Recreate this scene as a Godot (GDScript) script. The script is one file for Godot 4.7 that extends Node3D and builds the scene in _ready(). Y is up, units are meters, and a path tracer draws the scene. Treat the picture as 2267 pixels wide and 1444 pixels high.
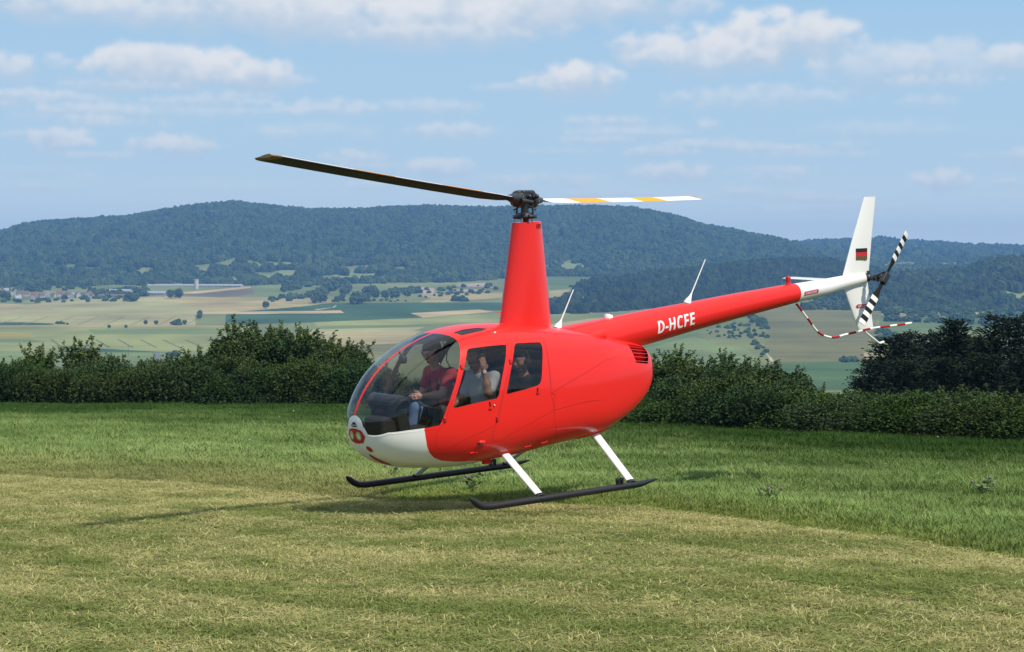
extends Node3D
# A red and white helicopter hovering over a mown meadow, hedges behind it, a hazy valley and wooded ridges.

class MB:
	var v := PackedVector3Array()
	var n := PackedVector3Array()
	var c := PackedColorArray()
	var uv := PackedVector2Array()
	var ix := PackedInt32Array()
	func add(p: Vector3, nn: Vector3, col := Color.WHITE, t := Vector2.ZERO) -> int:
		v.append(p); n.append(nn); c.append(col); uv.append(t)
		return v.size() - 1
	func face(a: int, b: int, d: int) -> void:
		var g := (v[d] - v[a]).cross(v[b] - v[a])
		if g.dot(n[a] + n[b] + n[d]) < 0.0:
			ix.append(a); ix.append(d); ix.append(b)
		else:
			ix.append(a); ix.append(b); ix.append(d)
	func tri(a: Vector3, b: Vector3, d: Vector3, col := Color.WHITE) -> void:
		var g := (d - a).cross(b - a).normalized()
		var i := add(a, g, col); add(b, g, col); add(d, g, col)
		ix.append(i); ix.append(i + 1); ix.append(i + 2)
	func quad(a: Vector3, b: Vector3, d: Vector3, e: Vector3, nn: Vector3, col := Color.WHITE) -> void:
		var i := add(a, nn, col, Vector2(0, 0)); add(b, nn, col, Vector2(1, 0)); add(d, nn, col, Vector2(1, 1)); add(e, nn, col, Vector2(0, 1))
		face(i, i + 1, i + 2); face(i, i + 2, i + 3)
	func mesh() -> ArrayMesh:
		var m := ArrayMesh.new()
		if v.is_empty():
			return m
		var arr := []
		arr.resize(Mesh.ARRAY_MAX)
		arr[Mesh.ARRAY_VERTEX] = v; arr[Mesh.ARRAY_NORMAL] = n; arr[Mesh.ARRAY_COLOR] = c; arr[Mesh.ARRAY_TEX_UV] = uv; arr[Mesh.ARRAY_INDEX] = ix
		m.add_surface_from_arrays(Mesh.PRIMITIVE_TRIANGLES, arr)
		return m

var M := {}
var rng := RandomNumberGenerator.new()
var names := {}
var noise := FastNoiseLite.new()
var noise2 := FastNoiseLite.new()
const LENS := 4282.48          # focal length in photograph pixels, for turning measured bearings into angles
const SLOPE := 0.045           # the meadow falls away from the viewer

func numbered(called: String) -> String:
	if not names.has(called):
		names[called] = 0
		return called
	names[called] += 1
	return "%s_%03d" % [called, names[called]]

func tag(o: Node, label := "", category := "", group := "", kind := "") -> Node:
	if label != "": o.set_meta("label", label)
	if category != "": o.set_meta("category", category)
	if group != "": o.set_meta("group", group)
	if kind != "": o.set_meta("kind", kind)
	return o

func thing(called: String, label: String, category: String, group := "") -> Node3D:
	var o := Node3D.new()
	o.name = numbered(called)
	add_child(o, true)
	tag(o, label, category, group)
	return o

func part(called: String, mesh: Mesh, mat: Material, parent: Node = null) -> MeshInstance3D:
	var o := MeshInstance3D.new()
	o.name = numbered(called) if parent == null else called
	o.mesh = mesh
	o.material_override = mat
	o.cast_shadow = GeometryInstance3D.SHADOW_CASTING_SETTING_ON
	(self if parent == null else parent).add_child(o, true)
	return o

func lin(r: float, g: float, b: float, a := 1.0) -> Color:
	var k := Color(r, g, b).linear_to_srgb()
	k.a = a
	return k

func mat(called: String, col: Color, rough := 0.6, metal := 0.0) -> StandardMaterial3D:
	var m := StandardMaterial3D.new()
	m.resource_name = called
	m.albedo_color = col
	m.roughness = rough
	m.metallic = metal
	M[called] = m
	return m

func noise_tex(size: int, freq: float, octaves: int, lo: Color, hi: Color, seed_: int, mid := 0.5) -> NoiseTexture2D:
	var f := FastNoiseLite.new()
	f.seed = seed_; f.frequency = freq; f.fractal_octaves = octaves; f.noise_type = FastNoiseLite.TYPE_SIMPLEX_SMOOTH
	var g := Gradient.new()
	g.offsets = PackedFloat32Array([0.0, mid, 1.0])
	g.colors = PackedColorArray([lo, lo.lerp(hi, 0.5), hi])
	var t := NoiseTexture2D.new()
	t.width = size; t.height = size; t.seamless = true; t.noise = f; t.color_ramp = g
	return t

func curve(pts: Array, x: float) -> float:      # piecewise smooth interpolation through Vector2 points sorted by x
	if x <= pts[0].x: return pts[0].y
	for i in range(1, pts.size()):
		if x <= pts[i].x:
			var t: float = (x - pts[i - 1].x) / (pts[i].x - pts[i - 1].x)
			var a: float = pts[maxi(i - 2, 0)].y
			var d: float = pts[mini(i + 1, pts.size() - 1)].y
			return cubic_interpolate(pts[i - 1].y, pts[i].y, a, d, t) * 0.6 + lerpf(pts[i - 1].y, pts[i].y, t) * 0.4
	return pts[-1].y

# ---------------------------------------------------------------- shapes
func loft(mb: MB, rings: Array, cols: Array = [], cap0 := true, cap1 := true) -> void:
	# rings: arrays of points of equal length, closed around
	var k: int = rings[0].size()
	var r := rings.size()
	var base := mb.v.size()
	var mids := []
	for ring in rings:
		var s := Vector3.ZERO
		for p in ring: s += p
		mids.append(s / k)
	for i in r:
		for j in k + 1:
			var jj := j % k
			var du: Vector3 = rings[mini(i + 1, r - 1)][jj] - rings[maxi(i - 1, 0)][jj]
			var dv: Vector3 = rings[i][(jj + 1) % k] - rings[i][(jj + k - 1) % k]
			var nn := du.cross(dv)
			var out: Vector3 = rings[i][jj] - mids[i]
			if nn.length() < 1e-12: nn = out
			nn = nn.normalized()
			if nn.dot(out) < 0.0: nn = -nn
			mb.add(rings[i][jj], nn, cols[i] if cols.size() else Color.WHITE, Vector2(float(j) / k, float(i) / maxf(1, r - 1)))
	for i in r - 1:
		for j in k:
			var a := base + i * (k + 1) + j
			mb.face(a, a + 1, a + k + 2); mb.face(a, a + k + 2, a + k + 1)
	for e in 2:
		if (e == 0 and not cap0) or (e == 1 and not cap1): continue
		var i := 0 if e == 0 else r - 1
		var nn: Vector3 = (mids[0] - mids[1]).normalized() if e == 0 else (mids[r - 1] - mids[r - 2]).normalized()
		var col: Color = cols[i] if cols.size() else Color.WHITE
		var m := mb.add(mids[i], nn, col)
		var first := mb.v.size()
		for j in k: mb.add(rings[i][j], nn, col)
		for j in k: mb.face(m, first + j, first + (j + 1) % k)

func tube(mb: MB, pts: Array, radii: Array, sides := 12, cols: Array = [], flat := 1.0, up := Vector3.UP) -> void:
	# flat squashes the section across «up»
	var rings := []
	for i in pts.size():
		var d: Vector3 = (pts[mini(i + 1, pts.size() - 1)] - pts[maxi(i - 1, 0)]).normalized()
		var a := up.cross(d)
		if a.length() < 0.05: a = Vector3.RIGHT.cross(d)
		if a.length() < 0.05: a = Vector3.BACK.cross(d)
		a = a.normalized()
		var b := d.cross(a).normalized()
		var ring := PackedVector3Array()
		for j in sides:
			var t := TAU * j / sides
			ring.append(pts[i] + (a * cos(t) + b * sin(t) * flat) * radii[mini(i, radii.size() - 1)])
		rings.append(ring)
	loft(mb, rings, cols)

func rod(a: Vector3, b: Vector3, ra: float, rb: float, sides := 10) -> MB:
	var mb := MB.new()
	tube(mb, [a, b], [ra, rb], sides)
	return mb

func box(mb: MB, at: Vector3, size: Vector3, turn := Basis.IDENTITY, bevel := 0.0, col := Color.WHITE) -> void:
	var h := size * 0.5
	var e := bevel
	if e <= 0.0:
		for ax in 3:
			for s in [-1.0, 1.0]:
				var nn := Vector3.ZERO; nn[ax] = s
				var u := Vector3.ZERO; u[(ax + 1) % 3] = h[(ax + 1) % 3]
				var w := Vector3.ZERO; w[(ax + 2) % 3] = h[(ax + 2) % 3]
				var o := nn * h[ax]
				mb.quad(at + turn * (o - u - w), at + turn * (o + u - w), at + turn * (o + u + w), at + turn * (o - u + w), turn * nn, col)
		return
	# rounded: a stack of rounded rectangles
	var rings := []
	for lv in [[-h.y, -e], [-h.y + e * 0.3, -e * 0.3], [-h.y + e, 0.0], [h.y - e, 0.0], [h.y - e * 0.3, -e * 0.3], [h.y, -e]]:
		var ring := PackedVector3Array()
		for q in 4:
			var sx := 1.0 if q == 0 or q == 3 else -1.0
			var sz := 1.0 if q < 2 else -1.0
			for t in 4:
				var a := PI * 0.5 * q + PI * 0.5 * t / 3.0
				ring.append(at + turn * Vector3(sx * (h.x - e) + cos(a) * (e + lv[1]), lv[0], sz * (h.z - e) + sin(a) * (e + lv[1])))
		rings.append(ring)
	var cols := []
	for i in 6: cols.append(col)
	loft(mb, rings, cols)

func ball(mb: MB, at: Vector3, r: Vector3, nu := 12, nv := 8, col := Color.WHITE, turn := Basis.IDENTITY) -> void:
	var base := mb.v.size()
	for i in nv + 1:
		var a := PI * i / nv
		for j in nu + 1:
			var b := TAU * j / nu
			var d := Vector3(sin(a) * cos(b), cos(a), sin(a) * sin(b))
			mb.add(at + turn * (d * r), (turn * (d / r)).normalized(), col, Vector2(float(j) / nu, float(i) / nv))
	for i in nv:
		for j in nu:
			var k := base + i * (nu + 1) + j
			if i > 0: mb.face(k, k + 1, k + nu + 2)
			if i < nv - 1: mb.face(k, k + nu + 2, k + nu + 1)

func lumpy(seed_: int, sub: int, rough: float, squash := 1.0, fine := 0.0) -> ArrayMesh:   # a far tree's crown: an uneven ball of facets
	var t := (1.0 + sqrt(5.0)) / 2.0
	var vs := [Vector3(-1, t, 0), Vector3(1, t, 0), Vector3(-1, -t, 0), Vector3(1, -t, 0), Vector3(0, -1, t), Vector3(0, 1, t), Vector3(0, -1, -t), Vector3(0, 1, -t), Vector3(t, 0, -1), Vector3(t, 0, 1), Vector3(-t, 0, -1), Vector3(-t, 0, 1)]
	for i in 12: vs[i] = vs[i].normalized()
	var fs := [[0, 11, 5], [0, 5, 1], [0, 1, 7], [0, 7, 10], [0, 10, 11], [1, 5, 9], [5, 11, 4], [11, 10, 2], [10, 7, 6], [7, 1, 8], [3, 9, 4], [3, 4, 2], [3, 2, 6], [3, 6, 8], [3, 8, 9], [4, 9, 5], [2, 4, 11], [6, 2, 10], [8, 6, 7], [9, 8, 1]]
	for s in sub:
		var seen := {}
		var nf := []
		for f in fs:
			var m := []
			for e in 3:
				var a: int = f[e]
				var b: int = f[(e + 1) % 3]
				var key := mini(a, b) * 100000 + maxi(a, b)
				if not seen.has(key):
					seen[key] = vs.size()
					vs.append(((vs[a] + vs[b]) * 0.5).normalized())
				m.append(seen[key])
			nf.append_array([[f[0], m[0], m[2]], [f[1], m[1], m[0]], [f[2], m[2], m[1]], [m[0], m[1], m[2]]])
		fs = nf
	var r := RandomNumberGenerator.new()
	r.seed = seed_
	var nz := FastNoiseLite.new()
	nz.seed = seed_; nz.frequency = 0.9; nz.fractal_octaves = 2
	var mb := MB.new()
	var tone := []
	for i in vs.size():
		var p: Vector3 = vs[i]
		var k := 1.0 + rough * nz.get_noise_3dv(p * 1.6) * 1.6 + r.randf_range(-fine, fine)
		vs[i] = p * k * Vector3(1, squash, 1)
		tone.append(r.randf_range(0.90, 1.10))
	for f in fs:
		var k: float = (tone[f[0]] + tone[f[1]] + tone[f[2]]) / 3.0
		mb.tri(vs[f[0]], vs[f[2]], vs[f[1]], Color(k, k, k))
	# facets face outwards
	for i in range(0, mb.ix.size(), 3):
		var g := mb.n[mb.ix[i]]
		if g.dot(mb.v[mb.ix[i]]) < 0.0:
			for q in 3: mb.n[mb.ix[i + q]] = -g
			var sw := mb.ix[i + 1]; mb.ix[i + 1] = mb.ix[i + 2]; mb.ix[i + 2] = sw
	return mb.mesh()

func scatter(called: String, mesh: Mesh, m: Material, where: Array, tint: PackedColorArray, parent: Node = null) -> MultiMeshInstance3D:
	var mm := MultiMesh.new()
	mm.transform_format = MultiMesh.TRANSFORM_3D
	mm.use_colors = tint.size() > 0
	mm.mesh = mesh
	mm.instance_count = where.size()
	for i in where.size():
		mm.set_instance_transform(i, where[i])
		if tint.size(): mm.set_instance_color(i, tint[i])
	var o := MultiMeshInstance3D.new()
	o.name = numbered(called) if parent == null else called
	o.multimesh = mm
	o.material_override = m
	(self if parent == null else parent).add_child(o, true)
	return o

func mass(called: String, label: String, category: String, piece: String, meshes: Array, m: Material, where: Array, tint: Array) -> void:   # something nobody could count, as one thing
	var o := thing(called, label, category)
	tag(o, "", "", "", "stuff")
	for k in meshes.size():
		if where[k].size(): tag(scatter(piece, meshes[k], m, where[k], tint[k], o), "", "", "", "stuff")

func bearing(px: float) -> float: return (px - 1133.5) / LENS        # tangent of the bearing to the right of straight ahead
func rise(py: float) -> float: return (600.0 - py) / LENS            # tangent of the height above the horizon
func edge_d(x: float, d: float) -> float:                            # how far ahead the open meadow reaches in this direction
	var px := 1133.5 + LENS * x / maxf(d, 1.0)
	return curve([Vector2(-900, 80), Vector2(-400, 73), Vector2(0, 69), Vector2(830, 66), Vector2(1390, 49.5), Vector2(1700, 44.5), Vector2(2267, 39), Vector2(2900, 34)], px)
func ground_y(x: float, z: float) -> float:
	var d := -z
	return SLOPE * z - 0.12 * maxf(0.0, d - edge_d(x, d) - 5.0) + 0.04 * noise.get_noise_2d(x * 8.0, z * 8.0)
func valley_y(d: float) -> float:                                    # height of the valley floor d metres ahead
	if d < 1000.0: return lerpf(-15.0, -75.0, smoothstep(112.0, 1000.0, d) * 0.55 + (d - 112.0) / 888.0 * 0.45)
	if d < 1700.0: return -75.0
	return -75.0 + 0.03615 * (d - 1700.0)

func _ready() -> void:
	rng.seed = 20240
	noise.seed = 3; noise.frequency = 0.02; noise.fractal_octaves = 3
	noise2.seed = 8; noise2.frequency = 0.03; noise2.fractal_octaves = 4
	make_camera_and_light()
	make_valley()
	make_meadow()
	rng.seed = 31
	make_valley_things()
	make_bushes()
	make_helicopter()
	make_people()

# ---------------------------------------------------------------- light, sky, camera
func make_camera_and_light() -> void:
	var cam := Camera3D.new()
	cam.name = "camera"
	cam.keep_aspect = Camera3D.KEEP_HEIGHT
	cam.fov = 19.139
	cam.near = 0.1
	cam.far = 30000.0
	cam.position = Vector3(0, 1.7, 0)
	cam.rotation.x = -atan(122.0 / LENS)
	add_child(cam)
	cam.current = true
	var sun := DirectionalLight3D.new()
	sun.name = "sun"
	add_child(sun)
	sun.look_at_from_position(Vector3.ZERO, -Vector3(2.06, 3.59, 1.75), Vector3.UP)
	sun.light_energy = 1.5
	sun.light_color = Color(1.0, 0.965, 0.91)
	sun.light_angular_distance = 0.53
	sun.shadow_enabled = true
	sun.sky_mode = DirectionalLight3D.SKY_MODE_LIGHT_ONLY
	var env := Environment.new()
	env.background_mode = Environment.BG_SKY
	var sky := Sky.new()
	var sm := PanoramaSkyMaterial.new()
	sm.panorama = ImageTexture.create_from_image(make_sky())
	sm.energy_multiplier = 1.0
	sky.sky_material = sm
	env.sky = sky
	env.ambient_light_source = Environment.AMBIENT_SOURCE_SKY
	env.tonemap_mode = Environment.TONE_MAPPER_LINEAR
	env.tonemap_exposure = 1.0
	env.sdfgi_enabled = true; env.ssao_enabled = true; env.ssil_enabled = true
	env.fog_enabled = true
	env.fog_density = 0.00013
	env.fog_light_color = Color(0.52, 0.75, 1.0)
	var we := WorldEnvironment.new()
	we.name = "world_environment"
	we.environment = env
	add_child(we)

var clouds := []      # [bearing, height, half width, half height, strength, seed] in degrees
func make_sky() -> Image:
	var seen := [[390, 172, 300, 62, 1.0], [330, 145, 130, 50, 0.8], [580, 180, 110, 46, 0.8], [20, 170, 90, 40, 0.7], [60, 235, 90, 30, 0.35], [850, 30, 560, 110, 0.9], [1080, 48, 330, 75, 0.9], [1330, 5, 290, 85, 0.9], [700, 55, 260, 60, 0.6], [60, 20, 300, 75, 0.9], [480, 30, 300, 80, 0.75], [980, 88, 260, 36, 0.5], [230, 45, 260, 45, 0.45],
		[1270, 187, 122, 52, 1.0], [1430, 115, 120, 46, 0.75], [1700, 105, 230, 78, 1.0], [1800, 90, 120, 56, .8], [1560, 135, 190, 60, 0.85], [1930, 165, 160, 70, 0.55], [2120, 155, 180, 62, 0.5], [1680, 228, 270, 36, 0.42], [2245, 150, 70, 45, 0.6],
		[130, 325, 92, 34, 0.75], [395, 332, 130, 34, 0.75], [720, 247, 140, 28, 0.5], [950, 242, 140, 26, 0.42], [1000, 295, 120, 26, 0.55], [610, 302, 60, 20, 0.3], [780, 357, 80, 28, 0.6], [975, 377, 100, 34, 0.65], [830, 414, 90, 16, 0.42],
		[1570, 282, 30, 18, 0.5], [1650, 332, 66, 16, 0.45], [1770, 334, 56, 13, 0.45], [1490, 388, 110, 32, 0.65], [1730, 398, 90, 22, 0.42], [2085, 408, 78, 32, 0.75], [2225, 412, 36, 15, 0.45], [2258, 358, 46, 32, 0.6], [1760, 438, 140, 15, 0.35],
		[1135, 412, 46, 22, 0.5], [1270, 412, 56, 14, 0.3], [190, 406, 40, 18, 0.22], [2060, 237, 80, 20, 0.35], [500, 420, 160, 22, 0.2], [700, 300, 180, 30, 0.22], [1380, 300, 200, 26, 0.2], [1950, 300, 200, 30, 0.25], [300, 260, 260, 26, 0.25]]
	var rr := RandomNumberGenerator.new()
	rr.seed = 77
	for i in 46:     # thin scraps of cloud between the larger ones
		var y := rr.randf_range(190.0, 470.0)
		seen.append([rr.randf_range(-60.0, 2330.0), y, rr.randf_range(60.0, 190.0), rr.randf_range(10.0, 24.0) * (1.25 - y / 700.0), rr.randf_range(.22, .5)])
	for s in seen:
		clouds.append([rad_to_deg(atan(bearing(s[0]))), rad_to_deg(atan(rise(s[1]))), s[2] * 0.01338, s[3] * 0.01338, s[4], rr.randf() * 1000.0])
	for i in 900:     # the same broken cumulus goes on all round and overhead
		var el := pow(rr.randf(), 1.8) * 80.0 + 1.2
		var az := rr.randf_range(-180.0, 180.0)
		if absf(az) < 21.0 and el < 11.0: continue
		var size := 0.8 + el * 0.22
		if rr.randf() < 0.62: continue
		clouds.append([az, el, size * rr.randf_range(0.8, 2.6) / maxf(0.3, cos(deg_to_rad(el))), size * rr.randf_range(0.4, 0.8), rr.randf_range(0.4, 1.0), rr.randf() * 1000.0])
	var w := 1024
	var h := 512
	var img := Image.create(w, h, false, Image.FORMAT_RGBF)
	img.fill(Color(0.16, 0.17, 0.10))
	paint_sky(img, 0, w, 0, h / 2 + 2, w)
	img.resize(4096, 2048, Image.INTERPOLATE_CUBIC)
	paint_sky(img, -256, 256, 1024 - 150, 1024 + 8, 4096)
	return img

func paint_sky(img: Image, x0: int, x1: int, y0: int, y1: int, w: int) -> void:
	# colour and cover are gathered in arrays, cloud by cloud
	var h := w / 2
	var cw := x1 - x0
	var ch := y1 - y0
	var cover := PackedFloat32Array(); cover.resize(cw * ch)
	var glow := PackedFloat32Array(); glow.resize(cw * ch)
	var n := FastNoiseLite.new()
	n.seed = 5; n.frequency = 1.0; n.fractal_octaves = 5; n.fractal_gain = 0.55
	var step := 360.0 / w
	for cl in clouds:
		for wrap in [-360.0, 0.0, 360.0]:
			var cx: float = cl[0] + wrap
			var i0 := maxi(x0, int((cx - cl[2] * 1.25) / step)); var i1 := mini(x1 - 1, int((cx + cl[2] * 1.25) / step))
			var j0 := maxi(y0, int((90.0 - cl[1] - cl[3] * 1.35) / step)); var j1 := mini(y1 - 1, int((90.0 - cl[1] + cl[3] * 1.35) / step))
			for j in range(j0, j1 + 1):
				var el := 90.0 - (j + 0.5) * step
				var dy: float = (el - cl[1]) / cl[3]
				for i in range(i0, i1 + 1):
					var az := (i + 0.5) * step
					var dx: float = (az - cx) / cl[2]
					var ey := dy * 0.95 if dy > 0.0 else dy * 1.05
					var q := 1.0 - (dx * dx + ey * ey)
					if q < -0.5: continue
					var sc: float = 1.0 / maxf(cl[3], 0.25)
					var f := n.get_noise_3d(az * 0.75 * sc * 0.9, el * 1.25 * sc * 0.9, cl[5])
					var fine := n.get_noise_3d(az * 2.6, el * 3.4, cl[5] + 50.0)
					var a: float = smoothstep(0.0, 0.95 if dy < 0.1 else 0.55, q * 0.95 + f * 0.80 + fine * 0.17 - 0.06) * cl[4]
					if dy < 0.0: a *= 1.0 - 0.5 * smoothstep(0.0, 1.0, -dy)
					if a <= 0.0: continue
					var k := (j - y0) * cw + i - x0
					var g := clampf(0.52 + dy * 0.70 + f * 0.45 + fine * 0.28, 0.0, 1.0)
					var o := 1.0 - (1.0 - cover[k]) * (1.0 - a)
					glow[k] = (glow[k] * cover[k] * (1.0 - a) + g * a) / maxf(glow[k] * 0.0 + cover[k] * (1.0 - a) + a, 1e-4)
					cover[k] = o
	for j in ch:
		var el := 90.0 - (j + y0 + 0.5) * step
		var e := clampf(el / 90.0, 0.0, 1.0)
		var low := Color(0.88, 0.95, 0.95)
		var soft := Color(0.52, 0.71, 0.85)
		var mid := Color(0.35, 0.58, 0.83)
		var top := Color(0.10, 0.24, 0.60)
		var air := low.lerp(soft, clampf(el / 3.6, 0, 1)).lerp(soft.lerp(mid, clampf((el - 3.6) / 5.9, 0, 1)), smoothstep(2.4, 4.8, el)) if el < 9.5 else mid.lerp(top, pow((e - 0.105) / 0.895, 0.55))
		for i in cw:
			var k := j * cw + i
			var col := air
			if cover[k] > 0.0:
				var shade := Color(0.56, 0.66, 0.77).lerp(Color(0.90, 0.885, 0.88), smoothstep(0.2, 1.0, glow[k]))
				col = air.lerp(shade, cover[k] * 0.9)
			# the bluer air to the right of the view
			img.set_pixel(posmod(i + x0, w), j + y0, col)

# ---------------------------------------------------------------- helicopter: x forward, y up, z to starboard, metres
var helo: Node3D
const XN := 2.39
const XR := -1.80
const SU := 6.2
const SV := 2.3
const NU := 180
const NV := 90
# station: x, top, bottom, height of the widest point, half width, roundness above and below it
var stations := [
	[2.39, .885, .885, .885, 0.0, 2.0, 2.0], [2.30, 1.165, .61, .88, .275, 2.1, 2.2], [2.0, 1.49, .43, .89, .475, 2.5, 2.4], [1.6, 1.705, .365, .91, .58, 2.75, 2.6],
	[1.2, 1.815, .345, .93, .625, 2.8, 2.8], [.8, 1.855, .375, .96, .64, 2.8, 3.0], [.4, 1.845, .40, .98, .64, 2.6, 3.0], [0.0, 1.80, .445, 1.0, .63, 2.5, 3.0],
	[-.4, 1.745, .475, 1.02, .605, 2.5, 3.0], [-.8, 1.68, .53, 1.05, .555, 2.6, 3.4], [-1.2, 1.60, .665, 1.09, .475, 2.6, 3.6], [-1.5, 1.53, .83, 1.13, .39, 2.5, 3.4],
	[-1.7, 1.46, .985, 1.19, .27, 2.3, 3.0], [-1.80, 1.24, 1.24, 1.24, 0.0, 2.0, 2.0]]
var st_u := []
var st_m := []
var gp := []
var gn := []

func u_of(x: float) -> float: return acos(clampf(2.0 * (x - XR) / (XN - XR) - 1.0, -1.0, 1.0)) / PI

func prepare_cabin() -> void:
	for s in stations: st_u.append(u_of(s[0]))
	var k := stations.size()
	var d := []
	for i in k - 1:
		var row := []
		for c in range(1, 7): row.append((stations[i + 1][c] - stations[i][c]) / (st_u[i + 1] - st_u[i]))
		d.append(row)
	for i in k:
		var row := []
		for c in 6:
			if i == 0 or i == k - 1: row.append(0.0)
			else:
				var h0: float = st_u[i] - st_u[i - 1]
				var h1: float = st_u[i + 1] - st_u[i]
				row.append((d[i - 1][c] * h1 + d[i][c] * h0) / (h0 + h1))
		st_m.append(row)
	for c in 6:
		st_m[0][c] = d[0][c] * 1.5 - st_m[1][c] * 0.5
		st_m[k - 1][c] = d[k - 2][c] * 1.5 - st_m[k - 2][c] * 0.5
	for i in NU + 1:
		var row := PackedVector3Array()
		for j in NV + 1: row.append(cab(float(i) / NU, float(j) / NV))
		gp.append(row)
	for i in NU + 1:
		var row := PackedVector3Array()
		for j in NV + 1: row.append(cab_n(float(i) / NU, float(j) / NV))
		gn.append(row)

var sec_u := -1.0
var sec_v := []
func section(u: float) -> Array:
	if u == sec_u: return sec_v
	var i := 0
	while i < st_u.size() - 2 and st_u[i + 1] < u: i += 1
	var h: float = st_u[i + 1] - st_u[i]
	var t: float = (u - st_u[i]) / h
	var out := []
	for c in 6:
		out.append(stations[i][c + 1] * (1 + 2 * t) * (1 - t) * (1 - t) + h * st_m[i][c] * t * (1 - t) * (1 - t) + stations[i + 1][c + 1] * t * t * (3 - 2 * t) + h * st_m[i + 1][c] * t * t * (t - 1))
	sec_u = u
	sec_v = out
	return out

func cab(u: float, v: float) -> Vector3:        # port side of the cabin: u from nose to tail, v from roof to belly
	var s := section(u)
	var c := cos(PI * v)
	var sn := absf(sin(PI * v))
	var up := c >= 0.0
	var k: float = s[4] if up else s[5]
	return Vector3(XR + (XN - XR) * (0.5 + 0.5 * cos(PI * u)), s[2] + (s[0] - s[2] if up else s[1] - s[2]) * pow(absf(c), 2.0 / k), -s[3] * pow(sn, 2.0 / k))

func cab_n(u: float, v: float) -> Vector3:
	if u < 0.004: return Vector3.RIGHT
	if u > 0.996: return Vector3.LEFT
	if v < 0.002 or v > 0.998:
		var p := cab(u + 0.003, v) - cab(u - 0.003, v)
		return (Vector3(-p.y, p.x, 0) * (1.0 if p.x < 0.0 and v > 0.5 or p.x > 0.0 and v < 0.5 else -1.0)).normalized()
	var e := 0.002
	var dv := cab(u, minf(v + e, 1.0)) - cab(u, maxf(v - e, 0.0))
	var du := cab(minf(u + e, 1.0), v) - cab(maxf(u - e, 0.0), v)
	var n := du.cross(dv)
	if n.length() < 1e-12: return Vector3.UP
	n = n.normalized()
	var mid := Vector3(cab(u, v).x, section(u)[2], 0.0)
	return n if n.dot(cab(u, v) - mid) > 0.0 else -n

func v_at_z(u: float, z: float) -> float:
	var s := section(u)
	return asin(clampf(pow(clampf(z / maxf(s[3], 1e-4), 0.0, 1.0), s[4] / 2.0), 0.0, 1.0)) / PI

func poly(text: String) -> PackedVector2Array:   # "u,v u,v ..." to metres along the skin
	var out := PackedVector2Array()
	for w in text.split(" ", false):
		var q := w.split(",")
		out.append(Vector2(float(q[0]) * SU, float(q[1]) * SV))
	return out

func grown(p: PackedVector2Array, by: float) -> PackedVector2Array:
	var r := Geometry2D.offset_polygon(p, by, Geometry2D.JOIN_ROUND)
	return r[0] if r.size() else p

func line_gap(p: PackedVector2Array, wide: float) -> Array:
	return Geometry2D.offset_polyline(p, wide, Geometry2D.JOIN_ROUND, Geometry2D.END_BUTT)

func bounds(p: PackedVector2Array) -> Rect2:
	var r := Rect2(p[0], Vector2.ZERO)
	for q in p: r = r.expand(q)
	return r

func patch(include: Array, exclude: Array, lift := 0.0, urange := Vector2(0, 1)) -> MB:
	var mb := MB.new()
	var ib := []
	var eb := []
	for p in include: ib.append(bounds(p))
	for p in exclude: eb.append(bounds(p))
	for i in NU:
		if float(i + 1) / NU < urange.x or float(i) / NU > urange.y: continue
		for j in NV:
			var r := Rect2(SU * i / NU, SV * j / NV, SU / NU, SV / NV)
			var corner := PackedVector2Array([r.position, r.position + Vector2(r.size.x, 0), r.end, r.position + Vector2(0, r.size.y)])
			var pieces := [corner]
			if include.size():
				pieces = []
				for k in include.size():
					if ib[k].intersects(r): pieces.append_array(Geometry2D.intersect_polygons(corner, include[k]))
			for k in exclude.size():
				if pieces.is_empty(): break
				if not eb[k].intersects(r): continue
				var left := []
				for p in pieces:
					for q in Geometry2D.clip_polygons(p, exclude[k]):
						if not Geometry2D.is_polygon_clockwise(q): left.append(q)
				pieces = left
			for p in pieces:
				if p == corner:
					mb_cell(mb, i, j, lift)
					continue
				var ts := Geometry2D.triangulate_polygon(p)
				if ts.is_empty(): continue
				var at := mb.v.size()
				for q in p:
					var u: float = q.x / SU
					var v: float = q.y / SV
					var n := cab_n(u, v)
					mb.add(cab(u, v) + n * lift, n)
				for t in range(0, ts.size(), 3): mb.face(at + ts[t], at + ts[t + 1], at + ts[t + 2])
	return mb

func mb_cell(mb: MB, i: int, j: int, lift: float) -> void:
	var at := mb.v.size()
	for q in [[i, j], [i + 1, j], [i + 1, j + 1], [i, j + 1]]:
		mb.add(gp[q[0]][q[1]] + gn[q[0]][q[1]] * lift, gn[q[0]][q[1]])
	mb.face(at, at + 1, at + 2); mb.face(at, at + 2, at + 3)

func mirrored(a: MB) -> MB:
	var b := MB.new()
	for p in a.v: b.v.append(Vector3(p.x, p.y, -p.z))
	for p in a.n: b.n.append(Vector3(p.x, p.y, -p.z))
	b.c = a.c.duplicate(); b.uv = a.uv.duplicate()
	for i in range(0, a.ix.size(), 3):
		b.ix.append(a.ix[i]); b.ix.append(a.ix[i + 2]); b.ix.append(a.ix[i + 1])
	return b

func joined(a: MB, b: MB) -> MB:
	var o := a.v.size()
	a.v.append_array(b.v); a.n.append_array(b.n); a.c.append_array(b.c); a.uv.append_array(b.uv)
	for i in b.ix: a.ix.append(i + o)
	return a

func on_skin(u: float, v: float, lift := 0.0, port := true) -> Vector3:
	var p := cab(u, v) + cab_n(u, v) * lift
	return p if port else Vector3(p.x, p.y, -p.z)

func skin_basis(u: float, v: float) -> Basis:     # x along the skin towards the tail, y out of it
	var n := cab_n(u, v)
	var t := (cab(u + 0.004, v) - cab(u - 0.004, v))
	t = (t - n * t.dot(n)).normalized()
	return Basis(t, n, t.cross(n))

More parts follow.
